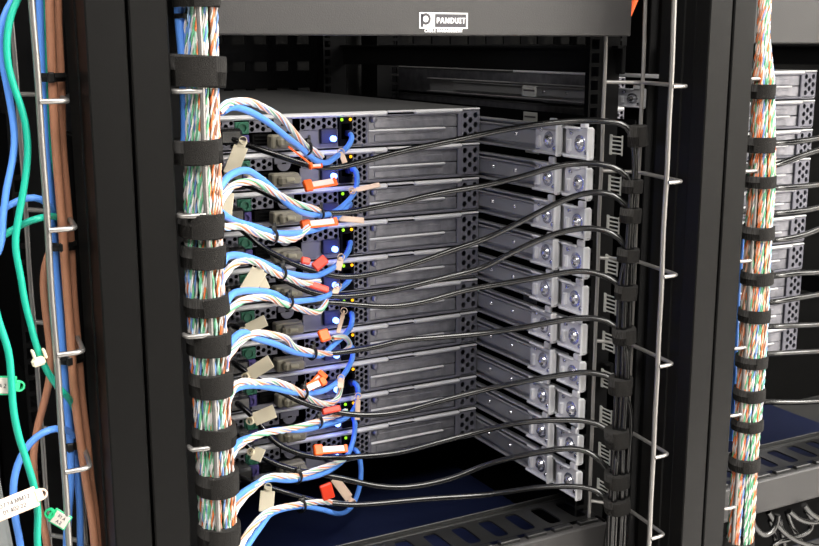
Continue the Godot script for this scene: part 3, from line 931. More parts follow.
	patch_cable([-243,1131.5,81.5, -223,1127,50, -201,1118.5,21, -150.5,1097,-42, -93.5,1067,-107, -38,1045.5,-165.5, 5.5,1032.5,-209, 29.5,1034.5,-233, 35,1049,-234, 33,1065,-233.5, 31.5,1064,-246], 'blue patch cable arching from the left cable bundle to the eighth server')
	twisted_lead([-251.5,1122,94, -240.5,1125.5,79, -221,1124.5,49.5, -181.5,1111.5,-1.5, -121,1083.5,-74, -61,1061.5,-139, -20.5,1049,-180, 4,1043,-205], 'multicoloured twisted lead arching from the left bundle towards the eighth server', 7)
	patch_cable([-238.5,1081.5,71.5, -210.5,1071.5,31.5, -169.5,1056,-20, -121,1024.5,-78, -60.5,995,-143, -17.5,983,-186.5, 11.5,982.5,-216.5, 27.5,996.5,-232.5, 29.5,1018.5,-233, 31.5,1019.5,-246], 'blue patch cable arching from the left cable bundle to the ninth server')
	twisted_lead([-251,1066,92, -238.5,1067.5,72, -221,1069,47, -194.5,1065,13, -165.5,1056.5,-23.5, -109.5,1023,-88.5, -69,1006.5,-132, -26.5,991,-175.5, -2.5,984.5,-198.5], 'multicoloured twisted lead arching from the left bundle towards the ninth server', 8)
	patch_cable([-223,1012.5,45.5, -210,1014.5,28.5, -183,1015,-5.5, -159,1013,-34.5, -102,982,-100, -54.5,948.5,-150.5, -11,917,-193.5, 23.5,905,-232, 35.5,927.5,-234.5, 38,955,-235, 32,978,-233.5, 31.5,975,-246], 'blue patch cable arching from the left cable bundle to the tenth server')
	twisted_lead([-240,782.5,59.5, -236,912.5,65.5, -236,1022.5,65.5, -224,1026.5,49.5, -199.5,1028,18, -166.5,1020,-23.5, -110,990,-88.5, -56,960,-146.5, -13,932,-189.5, 9,918.5,-212.5], 'multicoloured twisted lead arching from the left bundle towards the tenth server', 9)
	cable_tie(V(-80,1373,-113.5), 'small black cable tie round the blue and multicoloured cables of the topmost server')
	cable_tie(V(-55,1297.5,-141.5), 'small black cable tie round the blue and multicoloured cables of the second server')
	cable_tie(V(-154,1298.5,-29), 'small black cable tie round the blue and multicoloured cables of the third server')
	cable_tie(V(-137,1256.5,-51), 'small black cable tie round the blue and multicoloured cables of the fourth server')
	cable_tie(V(-123.5,1222,-68), 'small black cable tie round the blue and multicoloured cables of the fifth server')
	cable_tie(V(-73.5,1146.5,-125), 'small black cable tie round the blue and multicoloured cables of the sixth server')
	cable_tie(V(-94,1110,-104), 'small black cable tie round the blue and multicoloured cables of the seventh server')
	cable_tie(V(-62,1060.5,-139), 'small black cable tie round the blue and multicoloured cables of the eighth server')
	cable_tie(V(-109,1021.5,-89.5), 'small black cable tie round the blue and multicoloured cables of the ninth server')
	cable_tie(V(-101,982.5,-99.5), 'small black cable tie round the blue and multicoloured cables of the tenth server')
	power_cable([-125,1378.5,-232, -126,1378,-224, -114,1371,-210, -88.5,1361,-190.5, -66,1352.5,-182, -45.5,1345.5,-174.5, -22.5,1344,-166.5, 2,1350,-155.5, 51,1363.5,-133.5, 99.5,1374,-111.5, 135.5,1383.5,-88, 168.5,1393,-50.5, 200.5,1398.5,-12, 217,1398,17, 229,1394,28.5, 237,1359.5,33, 236.5,1269.5,33, 238,1179.5,33, 237,1089.5,33, 236.5,999.5,33, 238,909.5,33, 240,819.5,33, 239.5,729.5,33], 'black power cord sweeping right from the topmost server of the tall stack')
	power_cable([-125,1334,-232, -125.5,1329.5,-221, -110.5,1324.5,-204.5, -90,1314,-190.5, -71.5,1302,-184, -48.5,1295,-175.5, -14,1293,-162.5, 17,1299.5,-148.5, 40.5,1304,-138, 83.5,1314.5,-119, 131,1323.5,-94, 161,1336,-61, 184,1348,-34, 202.5,1352,-12, 215.5,1352.5,11, 226.5,1346,24.5, 235,1334,30, 232.5,1299,34, 230,1209,34, 231.5,1119,34, 230.5,1029,34, 230,939,34, 229.5,849,34, 230,759,34], 'black power cord sweeping right from the second server of the tall stack')
	power_cable([-125,1289.5,-232, -130.5,1285,-225, -117,1274,-210, -106.5,1260,-198, -87,1246,-188.5, -64,1233.5,-180.5, -40.5,1224.5,-172, -17,1219,-163.5, 3.5,1220.5,-154.5, 37.5,1227.5,-139.5, 69,1237.5,-125.5, 94,1247.5,-114.5, 132,1262.5,-94, 162,1286.5,-61, 185.5,1307,-34, 203.5,1319,-12, 217,1322,11, 227.5,1315.5,24, 235.5,1301.5,30, 238.5,1266.5,24.5, 238,1176.5,24.5, 238,1086.5,24.5, 238,996.5,24.5, 235.5,906.5,24.5, 236,816.5,24.5, 237.5,726.5,24.5], 'black power cord sweeping right from the third server of the tall stack')
	power_cable([-125,1245,-232, -133.5,1254,-226, -113.5,1237.5,-204.5, -80.5,1219,-186, -64.5,1208.5,-180.5, -46.5,1200.5,-174, -20.5,1196,-165, 7,1198.5,-153, 34,1202.5,-141, 84.5,1215,-119, 128,1227,-99, 148,1243.5,-77.5, 168,1260,-55.5, 186.5,1273,-34, 205,1280.5,-12, 218.5,1280.5,10, 228.5,1272.5,23.5, 236,1258.5,28.5, 228,1224,28.5, 228.5,1134,28.5, 228.5,1044,28.5, 225.5,954,28.5, 227.5,864,28.5, 228,774,28.5], 'black power cord sweeping right from the fourth server of the tall stack')
	power_cable([-125,1200.5,-232, -133,1208,-225, -106,1198,-195, -74.5,1192,-184, -31.5,1190,-168.5, 0.5,1186,-155.5, 34,1183.5,-141, 68,1188.5,-126, 111.5,1201,-107, 146,1210.5,-80.5, 173.5,1220,-50.5, 197.5,1230,-23, 214,1232,-1, 225,1226,17, 236,1214.5,26.5, 242.5,1180.5,28.5, 241,1090.5,28.5, 242.5,1000.5,28.5, 241,910.5,28.5, 244,820.5,28.5, 244,730.5,28.5], 'black power cord sweeping right from the fifth server of the tall stack')
	power_cable([-125,1156,-232, -133.5,1164.5,-224, -107.5,1151.5,-195, -75.5,1136,-183.5, -43.5,1129.5,-172.5, -14,1131,-162, 21,1137,-146.5, 43.5,1143,-136.5, 88.5,1146,-117, 134,1150.5,-94, 165.5,1161,-61, 190,1171.5,-34, 212,1178.5,-8, 225,1177.5,13, 235.5,1166.5,24.5, 233,1133,39, 232,1043,39, 234.5,953,39, 233,863,39, 234,773,39], 'black power cord sweeping right from the sixth server of the tall stack')
	power_cable([-125,1112,-232, -133.5,1121,-222, -113,1103.5,-199.5, -85.5,1086,-186.5, -63,1071.5,-179, -36,1061,-169.5, -9.5,1054.5,-159.5, 20.5,1053.5,-146.5, 47.5,1057,-135, 78,1066,-122, 135.5,1082,-94, 162,1093.5,-66.5, 187.5,1104.5,-39.5, 214.5,1114.5,-8, 226.5,1114,11, 237,1104.5,23.5, 241,1072,38.5, 239.5,982,38.5, 239.5,892,38.5, 240,802,38.5], 'black power cord sweeping right from the seventh server of the tall stack')
	power_cable([-125,1067.5,-232, -131.5,1072,-218.5, -119,1061,-204.5, -109.5,1047,-194.5, -97,1027.5,-190, -71,1011,-181, -44,1003,-172, -1.5,1002.5,-155.5, 40,1005.5,-138, 85.5,1017,-119, 131,1029,-99, 163,1044,-66.5, 194,1052.5,-34, 218,1056,-6, 229.5,1051,11, 237.5,1038.5,21.5, 225.5,1007.5,35.5, 224.5,917.5,35.5, 225,827.5,35.5, 227,737.5,35.5], 'black power cord sweeping right from the eighth server of the tall stack')
	power_cable([-125,1023,-232, -132,1032,-217.5, -110.5,1008.5,-194.5, -78,991.5,-183.5, -48,983,-173, -18,975,-162.5, 9,966,-151, 36.5,961.5,-139.5, 68.5,963.5,-126, 103.5,972,-111.5, 137,987.5,-94, 169.5,1005,-61, 200.5,1018.5,-28, 218.5,1019,-8, 230,1006.5,9, 237,989,18, 243,960,35, 243,870,35, 245,780,35], 'black power cord sweeping right from the ninth server of the tall stack')
	power_cable([-125,978.5,-232, -134,981.5,-217.5, -100.5,969.5,-191, -51.5,949.5,-174, -18.5,942.5,-162.5, 11,942,-150, 68.5,945.5,-126, 137.5,949,-94, 181,965.5,-50.5, 217.5,973.5,-12, 231,969,8, 238,954,17, 227.5,926,22.5, 228.5,836,22.5, 228.5,746,22.5], 'black power cord sweeping right from the tenth server of the tall stack')
	strap(V(239.5,1383.5,32), 0.0105, 0.0105, 0.0220, -0.15, 'topmost black hook-and-loop strap down the bundle of black power cords beside the wire cage', "straps on the black cord bundle")
	strap(V(235.5,1330,32), 0.0110, 0.0110, 0.0146, 0.05, 'second black hook-and-loop strap down the bundle of black power cords beside the wire cage', "straps on the black cord bundle")
	strap(V(234.5,1298.5,32), 0.0115, 0.0115, 0.0159, 0.10, 'third black hook-and-loop strap down the bundle of black power cords beside the wire cage', "straps on the black cord bundle")
	strap(V(233.5,1255,32), 0.0120, 0.0120, 0.0146, 0.00, 'fourth black hook-and-loop strap down the bundle of black power cords beside the wire cage', "straps on the black cord bundle")
	strap(V(233,1213.5,32), 0.0125, 0.0125, 0.0159, 0.05, 'fifth black hook-and-loop strap down the bundle of black power cords beside the wire cage', "straps on the black cord bundle")
	strap(V(232.5,1165,32), 0.0130, 0.0130, 0.0171, -0.25, 'sixth black hook-and-loop strap down the bundle of black power cords beside the wire cage', "straps on the black cord bundle")
	strap(V(230.5,1107.5,32), 0.0135, 0.0135, 0.0195, 0.00, 'seventh black hook-and-loop strap down the bundle of black power cords beside the wire cage', "straps on the black cord bundle")
	strap(V(228.5,1047,32), 0.0140, 0.0140, 0.0207, -0.30, 'eighth black hook-and-loop strap down the bundle of black power cords beside the wire cage', "straps on the black cord bundle")
	strap(V(231,996.5,32), 0.0145, 0.0145, 0.0171, -0.12, 'ninth black hook-and-loop strap down the bundle of black power cords beside the wire cage', "straps on the black cord bundle")
	strap(V(232.5,966,32), 0.0150, 0.0150, 0.0171, -0.30, 'tenth black hook-and-loop strap down the bundle of black power cords beside the wire cage', "straps on the black cord bundle")
	strap(V(-262.5,1514,100), 0.0182, .0206, 0.0132, 0.00, 'topmost black hook-and-loop strap down the multicoloured bundle beside the left post', "straps on the left cable bundle")
	strap(V(-263,1459,100), 0.0225, .0206, 0.0244, 0.12, 'second black hook-and-loop strap down the multicoloured bundle beside the left post', "straps on the left cable bundle")
	strap(V(-265.5,1396.5,100), 0.0195, .0206, 0.0197, -0.06, 'third black hook-and-loop strap down the multicoloured bundle beside the left post', "straps on the left cable bundle")
	strap(V(-265,1337.5,100), 0.0182, .0206, 0.0207, 0.14, 'fourth black hook-and-loop strap down the multicoloured bundle beside the left post', "straps on the left cable bundle")
	strap(V(-264.5,1312,100), 0.0182, .0206, 0.0188, 0.06, 'fifth black hook-and-loop strap down the multicoloured bundle beside the left post', "straps on the left cable bundle")
	strap(V(-263.5,1271.5,100), 0.0182, .0206, 0.0160, -0.03, 'sixth black hook-and-loop strap down the multicoloured bundle beside the left post', "straps on the left cable bundle")
	strap(V(-262.5,1239,100), 0.0182, .0206, 0.0188, 0.10, 'seventh black hook-and-loop strap down the multicoloured bundle beside the left post', "straps on the left cable bundle")
	strap(V(-262,1204.5,100), 0.0182, .0206, 0.0207, 0.03, 'eighth black hook-and-loop strap down the multicoloured bundle beside the left post', "straps on the left cable bundle")
	strap(V(-261,1158.5,100), 0.0182, .0206, 0.0179, 0.03, 'ninth black hook-and-loop strap down the multicoloured bundle beside the left post', "straps on the left cable bundle")
	strap(V(-260,1116.5,100), 0.0182, .0206, 0.0197, 0.03, 'tenth black hook-and-loop strap down the multicoloured bundle beside the left post', "straps on the left cable bundle")
	strap(V(-260,1069,100), 0.0182, .0206, 0.0188, 0.05, 'eleventh black hook-and-loop strap down the multicoloured bundle beside the left post', "straps on the left cable bundle")
	strap(V(344.5,1431,100), 0.0138, .0172, 0.0153, 0.0, 'topmost black hook-and-loop strap down the multicoloured bundle beside the right post', "straps on the right cable bundle")
	strap(V(347.5,1375.5,100), 0.0174, .0172, 0.0165, 0.0, 'second black hook-and-loop strap down the multicoloured bundle beside the right post', "straps on the right cable bundle")
	strap(V(351.5,1336,100), 0.0174, .0172, 0.0130, 0.0, 'third black hook-and-loop strap down the multicoloured bundle beside the right post', "straps on the right cable bundle")
	strap(V(354.5,1280.5,100), 0.0174, .0172, 0.0142, 0.0, 'fourth black hook-and-loop strap down the multicoloured bundle beside the right post', "straps on the right cable bundle")
	strap(V(357.5,1230.5,100), 0.0174, .0172, 0.0142, 0.0, 'fifth black hook-and-loop strap down the multicoloured bundle beside the right post', "straps on the right cable bundle")
	strap(V(357.5,1188.5,100), 0.0174, .0172, 0.0142, 0.0, 'sixth black hook-and-loop strap down the multicoloured bundle beside the right post', "straps on the right cable bundle")
	strap(V(357.5,1136,100), 0.0174, .0172, 0.0130, 0.0, 'seventh black hook-and-loop strap down the multicoloured bundle beside the right post', "straps on the right cable bundle")
	strap(V(357.5,1098,100), 0.0174, .0172, 0.0142, 0.0, 'eighth black hook-and-loop strap down the multicoloured bundle beside the right post', "straps on the right cable bundle")
	strap(V(357.5,1062.5,100), 0.0174, .0172, 0.0130, 0.0, 'ninth black hook-and-loop strap down the multicoloured bundle beside the right post', "straps on the right cable bundle")
	strap(V(357,1016.5,100), 0.0174, .0172, 0.0153, 0.0, 'tenth black hook-and-loop strap down the multicoloured bundle beside the right post', "straps on the right cable bundle")
	strap(V(357,915,100), 0.0174, .0172, 0.0142, 0.0, 'eleventh black hook-and-loop strap down the multicoloured bundle beside the right post', "straps on the right cable bundle")
	loose_cable([-390.5,1779.5,88, -390.5,1639.5,88, -390.5,1519.5,88, -394,1511,88, -400.5,1493.5,88, -403,1475.5,88, -402,1457.5,88, -397.5,1441,88, -393.5,1422.5,88, -393,1402,88, -396.5,1379.5,88, -402,1357,88, -407.5,1330.5,88, -405,1309,88, -403.5,1287.5,88, -400.5,1269.5,88, -396,1245,88, -390.5,1228,88, -383,1214.5,88, -369,1193.5,60, -363,1179,50], 0.0027, "teal", 'teal patch cable curving down in front of the left wire cage to a cream clip')
	loose_cable([-360.5,1338.5,45, -369.5,1345.5,55, -388,1348.5,80, -401.5,1342,70, -415,1334,70, -430.5,1324.5,70, -490.5,1279.5,50, -540.5,1194.5,30, -550.5,994.5,20], 0.0027, "teal", 'short teal patch cable branching left out of the blue and brown bundle')
	loose_cable([-551.5,969.5,45, -541.5,1169.5,55, -491.5,1254.5,75, -431.5,1299.5,95, -426.5,1285.5,95, -423.5,1271,95, -418.5,1250,95, -418.5,1222,95, -418.5,1202,95, -416,1180.5,95, -412,1162.5,95, -407,1135.5,95, -406,1114,95, -408,1097.5,95, -408,1076,95, -408,966,95, -412,836,89], 0.0028, "teal", 'teal patch cable hanging at the picture edge and carrying the cream written tag')
	loose_cable([-367.5,1780.5,50, -367.5,1640.5,50, -367.5,1520.5,50, -367.5,1490.5,50, -368,1467.5,50, -370,1429,50, -370.5,1405.5,50, -367.5,1385.5,50, -366,1365.5,50, -364,1345.5,50], 0.0022, "teal", 'thin teal patch cable tucked between the blue and brown cables of the left cage')
	loose_cable([-392,1780,80, -392,1640,80, -392,1520,80, -396,1511.5,80, -402.5,1498.5,80, -407,1479.5,80, -405,1463,80, -402.5,1441,80, -400.5,1419.5,80, -401,1405.5,80, -404,1390.5,80, -409.5,1372,80, -414,1347.5,80, -422,1319,80, -482,1274,60, -532,1189,40, -542,989,30], 0.0027, "blue", 'blue patch cable bending past the teal cable at the upper left picture edge')
	loose_cable([-368,1339,45, -370,1348,50, -377.5,1358,60, -387,1364,68, -400,1362,68, -413.5,1354.5,68, -428.5,1345.5,68, -488.5,1300.5,48, -538.5,1215.5,28, -548.5,1015.5,18], 0.0027, "blue", 'blue patch cable leaving the left cage bundle in a low arch to the picture edge')
	loose_cable([-366,1158.5,50, -374,1169.5,60, -389,1176.5,75, -400,1172.5,75, -410,1162.5,75, -418,1145.5,75, -421,1126.5,75, -420.5,1103.5,75, -418,1073,75, -418,963,75, -422,833,69], 0.0029, "blue", 'blue patch cable looping from the left cage bundle down behind the cream written tag')
	loose_cable([-370,1781.5,50, -370,1641.5,50, -370,1521.5,50, -371,1498,50, -372.5,1444.5,50, -373,1390,50, -372.5,1350,50, -372,1321.5,50, -371.5,1292.5,50, -370.5,1242.5,50, -370,1191,50, -369.5,1155.5,50, -371,1120.5,50, -375.5,1085.5,50, -378.5,1049.5,50, -378.5,939.5,50, -382.5,809.5,44], 0.0032, "blue", 'long blue patch cable running straight down the left wire cage')
	loose_cable([-365.5,1782,44, -365.5,1642,44, -365.5,1522,44, -367.5,1482.5,44, -368.5,1440.5,44, -369,1381,44, -369,1332.5,44, -368.5,1274.5,44, -368,1214.5,44, -367,1162,44, -364.5,1121.5,44, -364,1089.5,44, -366,1044,44, -366,934,44, -370,804,38], 0.0029, "blue", 'second long blue patch cable in the left wire cage, nearest the brown cables')
	loose_cable([-364.5,1783,60, -364.5,1643,60, -364.5,1523,60, -365,1505,60, -366,1467.5,60, -367,1429.5,60, -367,1390.5,60, -366.5,1347,60, -366,1294,60, -365.5,1252.5,60, -365.5,1205,60, -363.5,1166.5,60, -360.5,1122,60, -357.5,1085.5,60, -356.5,1048.5,60, -356.5,938.5,60, -360.5,808.5,54], 0.0036, "brown", 'brown cable standing nearest the blue cables in the left wire cage')
	loose_cable([-357,1783.5,52, -357,1643.5,52, -357,1523.5,52, -358,1498,52, -358.5,1456,52, -360.5,1405.5,52, -360,1370,52, -359,1329,52, -359.5,1275,52, -358.5,1232.5,52, -358,1189.5,52, -356,1154,52, -355,1118,52, -352.5,1081,52, -351.5,1044,52, -351.5,934,52, -355.5,804,46], 0.0033, "brown", 'brown cable standing against the black post in the left wire cage')
	loose_cable([-366.5,1335,50, -367,1322,30, -374.5,1308.5,30, -378.5,1291.5,30, -378.5,1264,30, -377,1234,30, -378,1210.5,30, -384,1187,30, -390,1169.5,30, -396.5,1140.5,30, -396.5,1107.5,30, -392.5,1075.5,30, -390.5,1047.5,30, -390.5,937.5,30, -394.5,807.5,24], 0.0032, "brown", 'loose brown cable bowing out of the left wire cage between the silver wires')
	cable_flag(V(-140,1380.5,-141), V(-159.5,1348.5,-129), 0.0153, "cream", "long cream cable flag hanging below the arch of the topmost server's cables")
	cable_flag(V(-130.5,1346,-158), V(-116.5,1336,-146), 0.0106, "cream", 'small cream cable flag on the cord behind the second arch of cables')
	cable_flag(V(-166.5,1336,-116), V(-175,1308.5,-104), 0.0130, "cream", 'narrow cream cable flag hanging upright under the second arch of cables')
	cable_flag(V(-117,1243,-157), V(-139.5,1219.5,-145), 0.0177, "cream", 'cream cable flag leaning left under the fourth arch of cables')
	cable_flag(V(-141,1172.5,-157), V(-118.5,1185,-145), 0.0130, "cream", 'cream cable flag with writing tilted across the sixth arch of cables')
	cable_flag(V(-138.5,1119.5,-159.5), V(-113,1137.5,-147.5), 0.0153, "cream", 'cream cable flag tilted upward above the seventh arch of cables')
	cable_flag(V(-135,1067.5,-160), V(-110,1079,-148), 0.0153, "cream", 'pale cream cable flag lying above the eighth arch of cables')
	cable_flag(V(-135.5,1031.5,-158.5), V(-126,1029,-146.5), 0.0153, "cream", 'short white cable flag on the cord above the ninth arch of cables')
	cable_flag(V(-116,985.5,-160), V(-124,961.5,-148), 0.0165, "cream", 'square grey-cream cable flag hanging above the lowest arch of cables')
	cable_flag(V(-123,1240.5,-160), V(-116.5,1218,-148), 0.0106, "cream", 'thin cream cable flag leaning right under the fourth arch of cables')
	cable_flag(V(-6,1359,-188.5), V(-3,1346.5,-184.5), 0.0063, "pink", 'tiny pinkish cable flag at the topmost network jack')
	cable_flag(V(24.5,1308.5,-224), V(59.5,1314.5,-220), 0.0063, "pink", 'slim pinkish cable flag pointing right at the second network jack')
	cable_flag(V(-6.5,1280.5,-208.5), V(30.5,1275,-204.5), 0.0075, "pink", "slim pinkish cable flag pointing right below the third server's green light")
	cable_flag(V(-11.5,1239,-180), V(-17.5,1225,-176), 0.0075, "pink", 'tiny pinkish cable flag on the blue cable below the fourth network jack')
	cable_flag(V(-7,1174,-183.5), V(-17,1149.5,-179.5), 0.0050, "pink", "slim pinkish cable flag standing upright beside the sixth server's blue light")
	cable_flag(V(-19.5,1207.5,-172), V(-26.5,1198.5,-168), 0.0075, "pink", 'tiny pinkish cable flag on the blue cable below the fifth network jack')
	cable_flag(V(-12.5,1093.5,-182.5), V(-15.5,1082.5,-178.5), 0.0075, "pink", 'tiny pinkish cable flag on the blue cable below the seventh network jack')
	cable_flag(V(28.5,1053.5,-221.5), V(25,1024,-217.5), 0.0063, "pink", 'slim pinkish cable flag hanging from the eighth network cable')
	cable_flag(V(3,931.5,-188.5), V(-22.5,969,-184.5), 0.0112, "pink", 'broad cream cable flag standing on the lowest blue cable loop')
	orange_tag(V(-77.5,1331,-128.5), V(-40,1334.5,-128.5), 0.0110, 0.0073, "orange cable tag lying across the second server's blue light")
	orange_tag(V(-76,1353.5,-118), V(-61,1353.5,-118), 0.0061, 0.0037, 'small orange cable tag on the black cord under the topmost server')
	orange_tag(V(-83,1290,-126.5), V(-40.5,1291,-126.5), 0.0085, 0.0073, 'orange cable tag lying level under the third server')
	orange_tag(V(-97,1258.5,-95), V(-87,1255.5,-95), 0.0073, 0.0000, "small red-orange clip left of the fourth server's blue light")
	orange_tag(V(-68,1241,-128.5), V(-53.5,1250.5,-128.5), 0.0110, 0.0000, "red-orange cable tag folded just below the fourth server's blue light")
	orange_tag(V(-59,1160,-138), V(-47,1162,-138), 0.0134, 0.0000, "square orange cable tag above the sixth server's blue light")
	orange_tag(V(-61,1123,-121.5), V(-78,1108,-121.5), 0.0098, 0.0073, 'orange and cream cable tag tilted steeply at the seventh server')
	orange_tag(V(-63,1117,-114.5), V(-89.5,1109.5,-114.5), 0.0085, 0.0073, 'orange and white cable tag tilted at the eighth server')
	orange_tag(V(-61.5,1022,-153), V(-19.5,1017,-153), 0.0110, 0.0073, 'orange and white cable tag lying level on the lowest server')
	orange_tag(V(-52,981.5,-145), V(-47,962.5,-145), 0.0146, 0.0000, 'dark red cable tag standing upright under the server stack')
	orange_tag(V(-114.5,1379,-81), V(-90,1360,-81), 0.0020, 0.0000, 'thin orange plastic strap end slanting under the topmost arch of cables')
	orange_tag(V(-82,1227.5,-120.5), V(-55,1216.5,-120.5), 0.0073, 0.0000, "red-orange cable tag flat under the fifth server's blue light")
	orange_tag(V(-50,1066,-154.5), V(-27,1067,-154.5), 0.0073, 0.0000, 'small red cable tag between the eighth and ninth servers')
	loose_cable([462.5,1366.5,-50, 576.5,1351.5,-99.5, 614,1353.5,-85, 653,1360,-70, 701,1370,-47, 791,1374,-27, 891,1370,-7], .0040, "cord", 'topmost power cord crossing the servers at the right picture edge, counted from the top', "power cords of the right rack")
	loose_cable([465.5,1331.5,-50, 579.5,1321,-99.5, 610,1331,-87.5, 641.5,1341.5,-75, 703,1354,-47, 793,1358,-27, 893,1354,-7], .0040, "cord", 'second power cord crossing the servers at the right picture edge, counted from the top', "power cords of the right rack")
	loose_cable([467.5,1305.5,-50, 583.5,1291.5,-99, 616.5,1292.5,-86.5, 649.5,1295.5,-74, 709.5,1303,-47, 799.5,1307,-27, 899.5,1303,-7], .0040, "cord", 'third power cord crossing the servers at the right picture edge, counted from the top', "power cords of the right rack")
	loose_cable([470,1275.5,-50, 585.5,1257.5,-99.5, 623.5,1259.5,-85, 652.5,1264.5,-74, 712.5,1278.5,-47, 802.5,1282.5,-27, 902.5,1278.5,-7], .0040, "cord", 'fourth power cord crossing the servers at the right picture edge, counted from the top', "power cords of the right rack")
	loose_cable([472.5,1241,-50, 590,1220.5,-99, 627,1225,-85, 656,1235.5,-74, 715,1259.5,-47, 805,1263.5,-27, 905,1259.5,-7], .0040, "cord", 'fifth power cord crossing the servers at the right picture edge, counted from the top', "power cords of the right rack")
	loose_cable([477,1190.5,-50, 596,1170.5,-98.5, 632.5,1173.5,-85, 662.5,1174,-74, 725,1178.5,-47, 815,1182.5,-27, 915,1178.5,-7], .0040, "cord", 'sixth power cord crossing the servers at the right picture edge, counted from the top', "power cords of the right rack")
	loose_cable([480,1155,-50, 595.5,1133.5,-100, 632,1138.5,-86.5, 666,1143,-74, 728.5,1152.5,-47, 818.5,1156.5,-27, 918.5,1152.5,-7], .0040, "cord", 'seventh power cord crossing the servers at the right picture edge, counted from the top', "power cords of the right rack")
	loose_cable([482,1125.5,-50, 592,1100.5,-97, 636,1099,-86.5, 670.5,1099.5,-74, 734,1106.5,-47, 824,1110.5,-27, 924,1106.5,-7], .0040, "cord", 'eighth power cord crossing the servers at the right picture edge, counted from the top', "power cords of the right rack")
	loose_cable([485.5,1085.5,-50, 588.5,1062.5,-94.5, 640,1060,-86.5, 675,1060.5,-74, 739.5,1065.5,-47, 829.5,1069.5,-27, 929.5,1065.5,-7], .0040, "cord", 'ninth power cord crossing the servers at the right picture edge, counted from the top', "power cords of the right rack")
	loose_cable([491,1019.5,-50, 591.5,993.5,-93, 647,986.5,-86.5, 683,986,-74, 749,988,-47, 839,992,-27, 939,988,-7], .0040, "cord", 'tenth power cord crossing the servers at the right picture edge, counted from the top', "power cords of the right rack")
	loose_cable([453.5,901.5,20, 471,876,20, 488,864,20, 503,870.5,20, 506.5,889,20], .0038, "cord", 'black cord drooping in a tight loop beside the right cable bundle')
	loose_cable([521.5,878,-10, 533.5,862.5,-10, 558,838.5,-10, 590,818.5,-10, 636.5,800.5,-10, 687,793.5,-10, 777,797.5,10, 877,793.5,30], .0038, "cord", 'black cord drooping in a wide loop across the bottom right corner')
	loose_cable([579.5,857.5,-30, 589,836.5,-30, 609,810,-30, 623.5,783,-30, 623.5,673,-30, 619.5,543,-36], .0038, "cord", 'black cord hanging steeply below the right slotted tray')
	loose_cable([549,877.5,0, 565,864,0, 587,853.5,0, 606,849.5,0, 633,852.5,0], .0038, "cord", 'black cord drooping shallowly below the right slotted tray')
	loose_cable([565,886.5,10, 577.5,872.5,10, 601.5,857.5,10, 637.5,843.5,10], .0038, "cord", 'short black cord hanging at the right picture edge below the tray')
	loose_cable([548,853,-30, 557.5,833.5,-30, 563.5,809,-30, 562,782.5,-30, 562,672.5,-30, 558,542.5,-36], .0038, "cord", 'black cord hanging straight down beside the right cable bundle')
	loose_cable([604.5,857.5,-20, 618,842,-20, 617.5,827,-20, 597,823,-20, 570.5,823,-20, 541.5,812.5,-20, 541.5,702.5,-20, 537.5,572.5,-26], .0038, "cord", 'black cord curling back towards the right cable bundle')
	loose_cable([589.5,836,-50, 596,812.5,-50, 606,784.5,-50, 617,754.5,-50, 617,644.5,-50, 613,514.5,-56], .0038, "cord", 'black cord hanging straight down behind the drooping loops')
	side_items(ord)

func wire_post(x: float, ys: Array, top: float, reach: float, zw: float, label: String) -> void:
	var t := thing("wire_guide", label, "cable manager", Vector3(x, 0, 0.1))
	var p := PackedVector3Array()
	for k in 24: p.append(Vector3(0.0006 * sin(k * 1.7), 0.70 + k * (top - 0.70) / 23.0, zw))
	var s := Shape.new()
	s.tube(smooth(p, 0.02), 0.0022, 10)
	obj("upright_wire", s, M.wire, t)
	for y in ys:
		var r := Shape.new()
		r.tube(PackedVector3Array([Vector3(0.0, y, zw), Vector3(-reach * 0.5, y, zw), Vector3(-reach * 0.92, y, zw - 0.002), Vector3(-reach, y, 0.006)]), 0.0021, 10)
		obj("rung", r, M.wire, t)

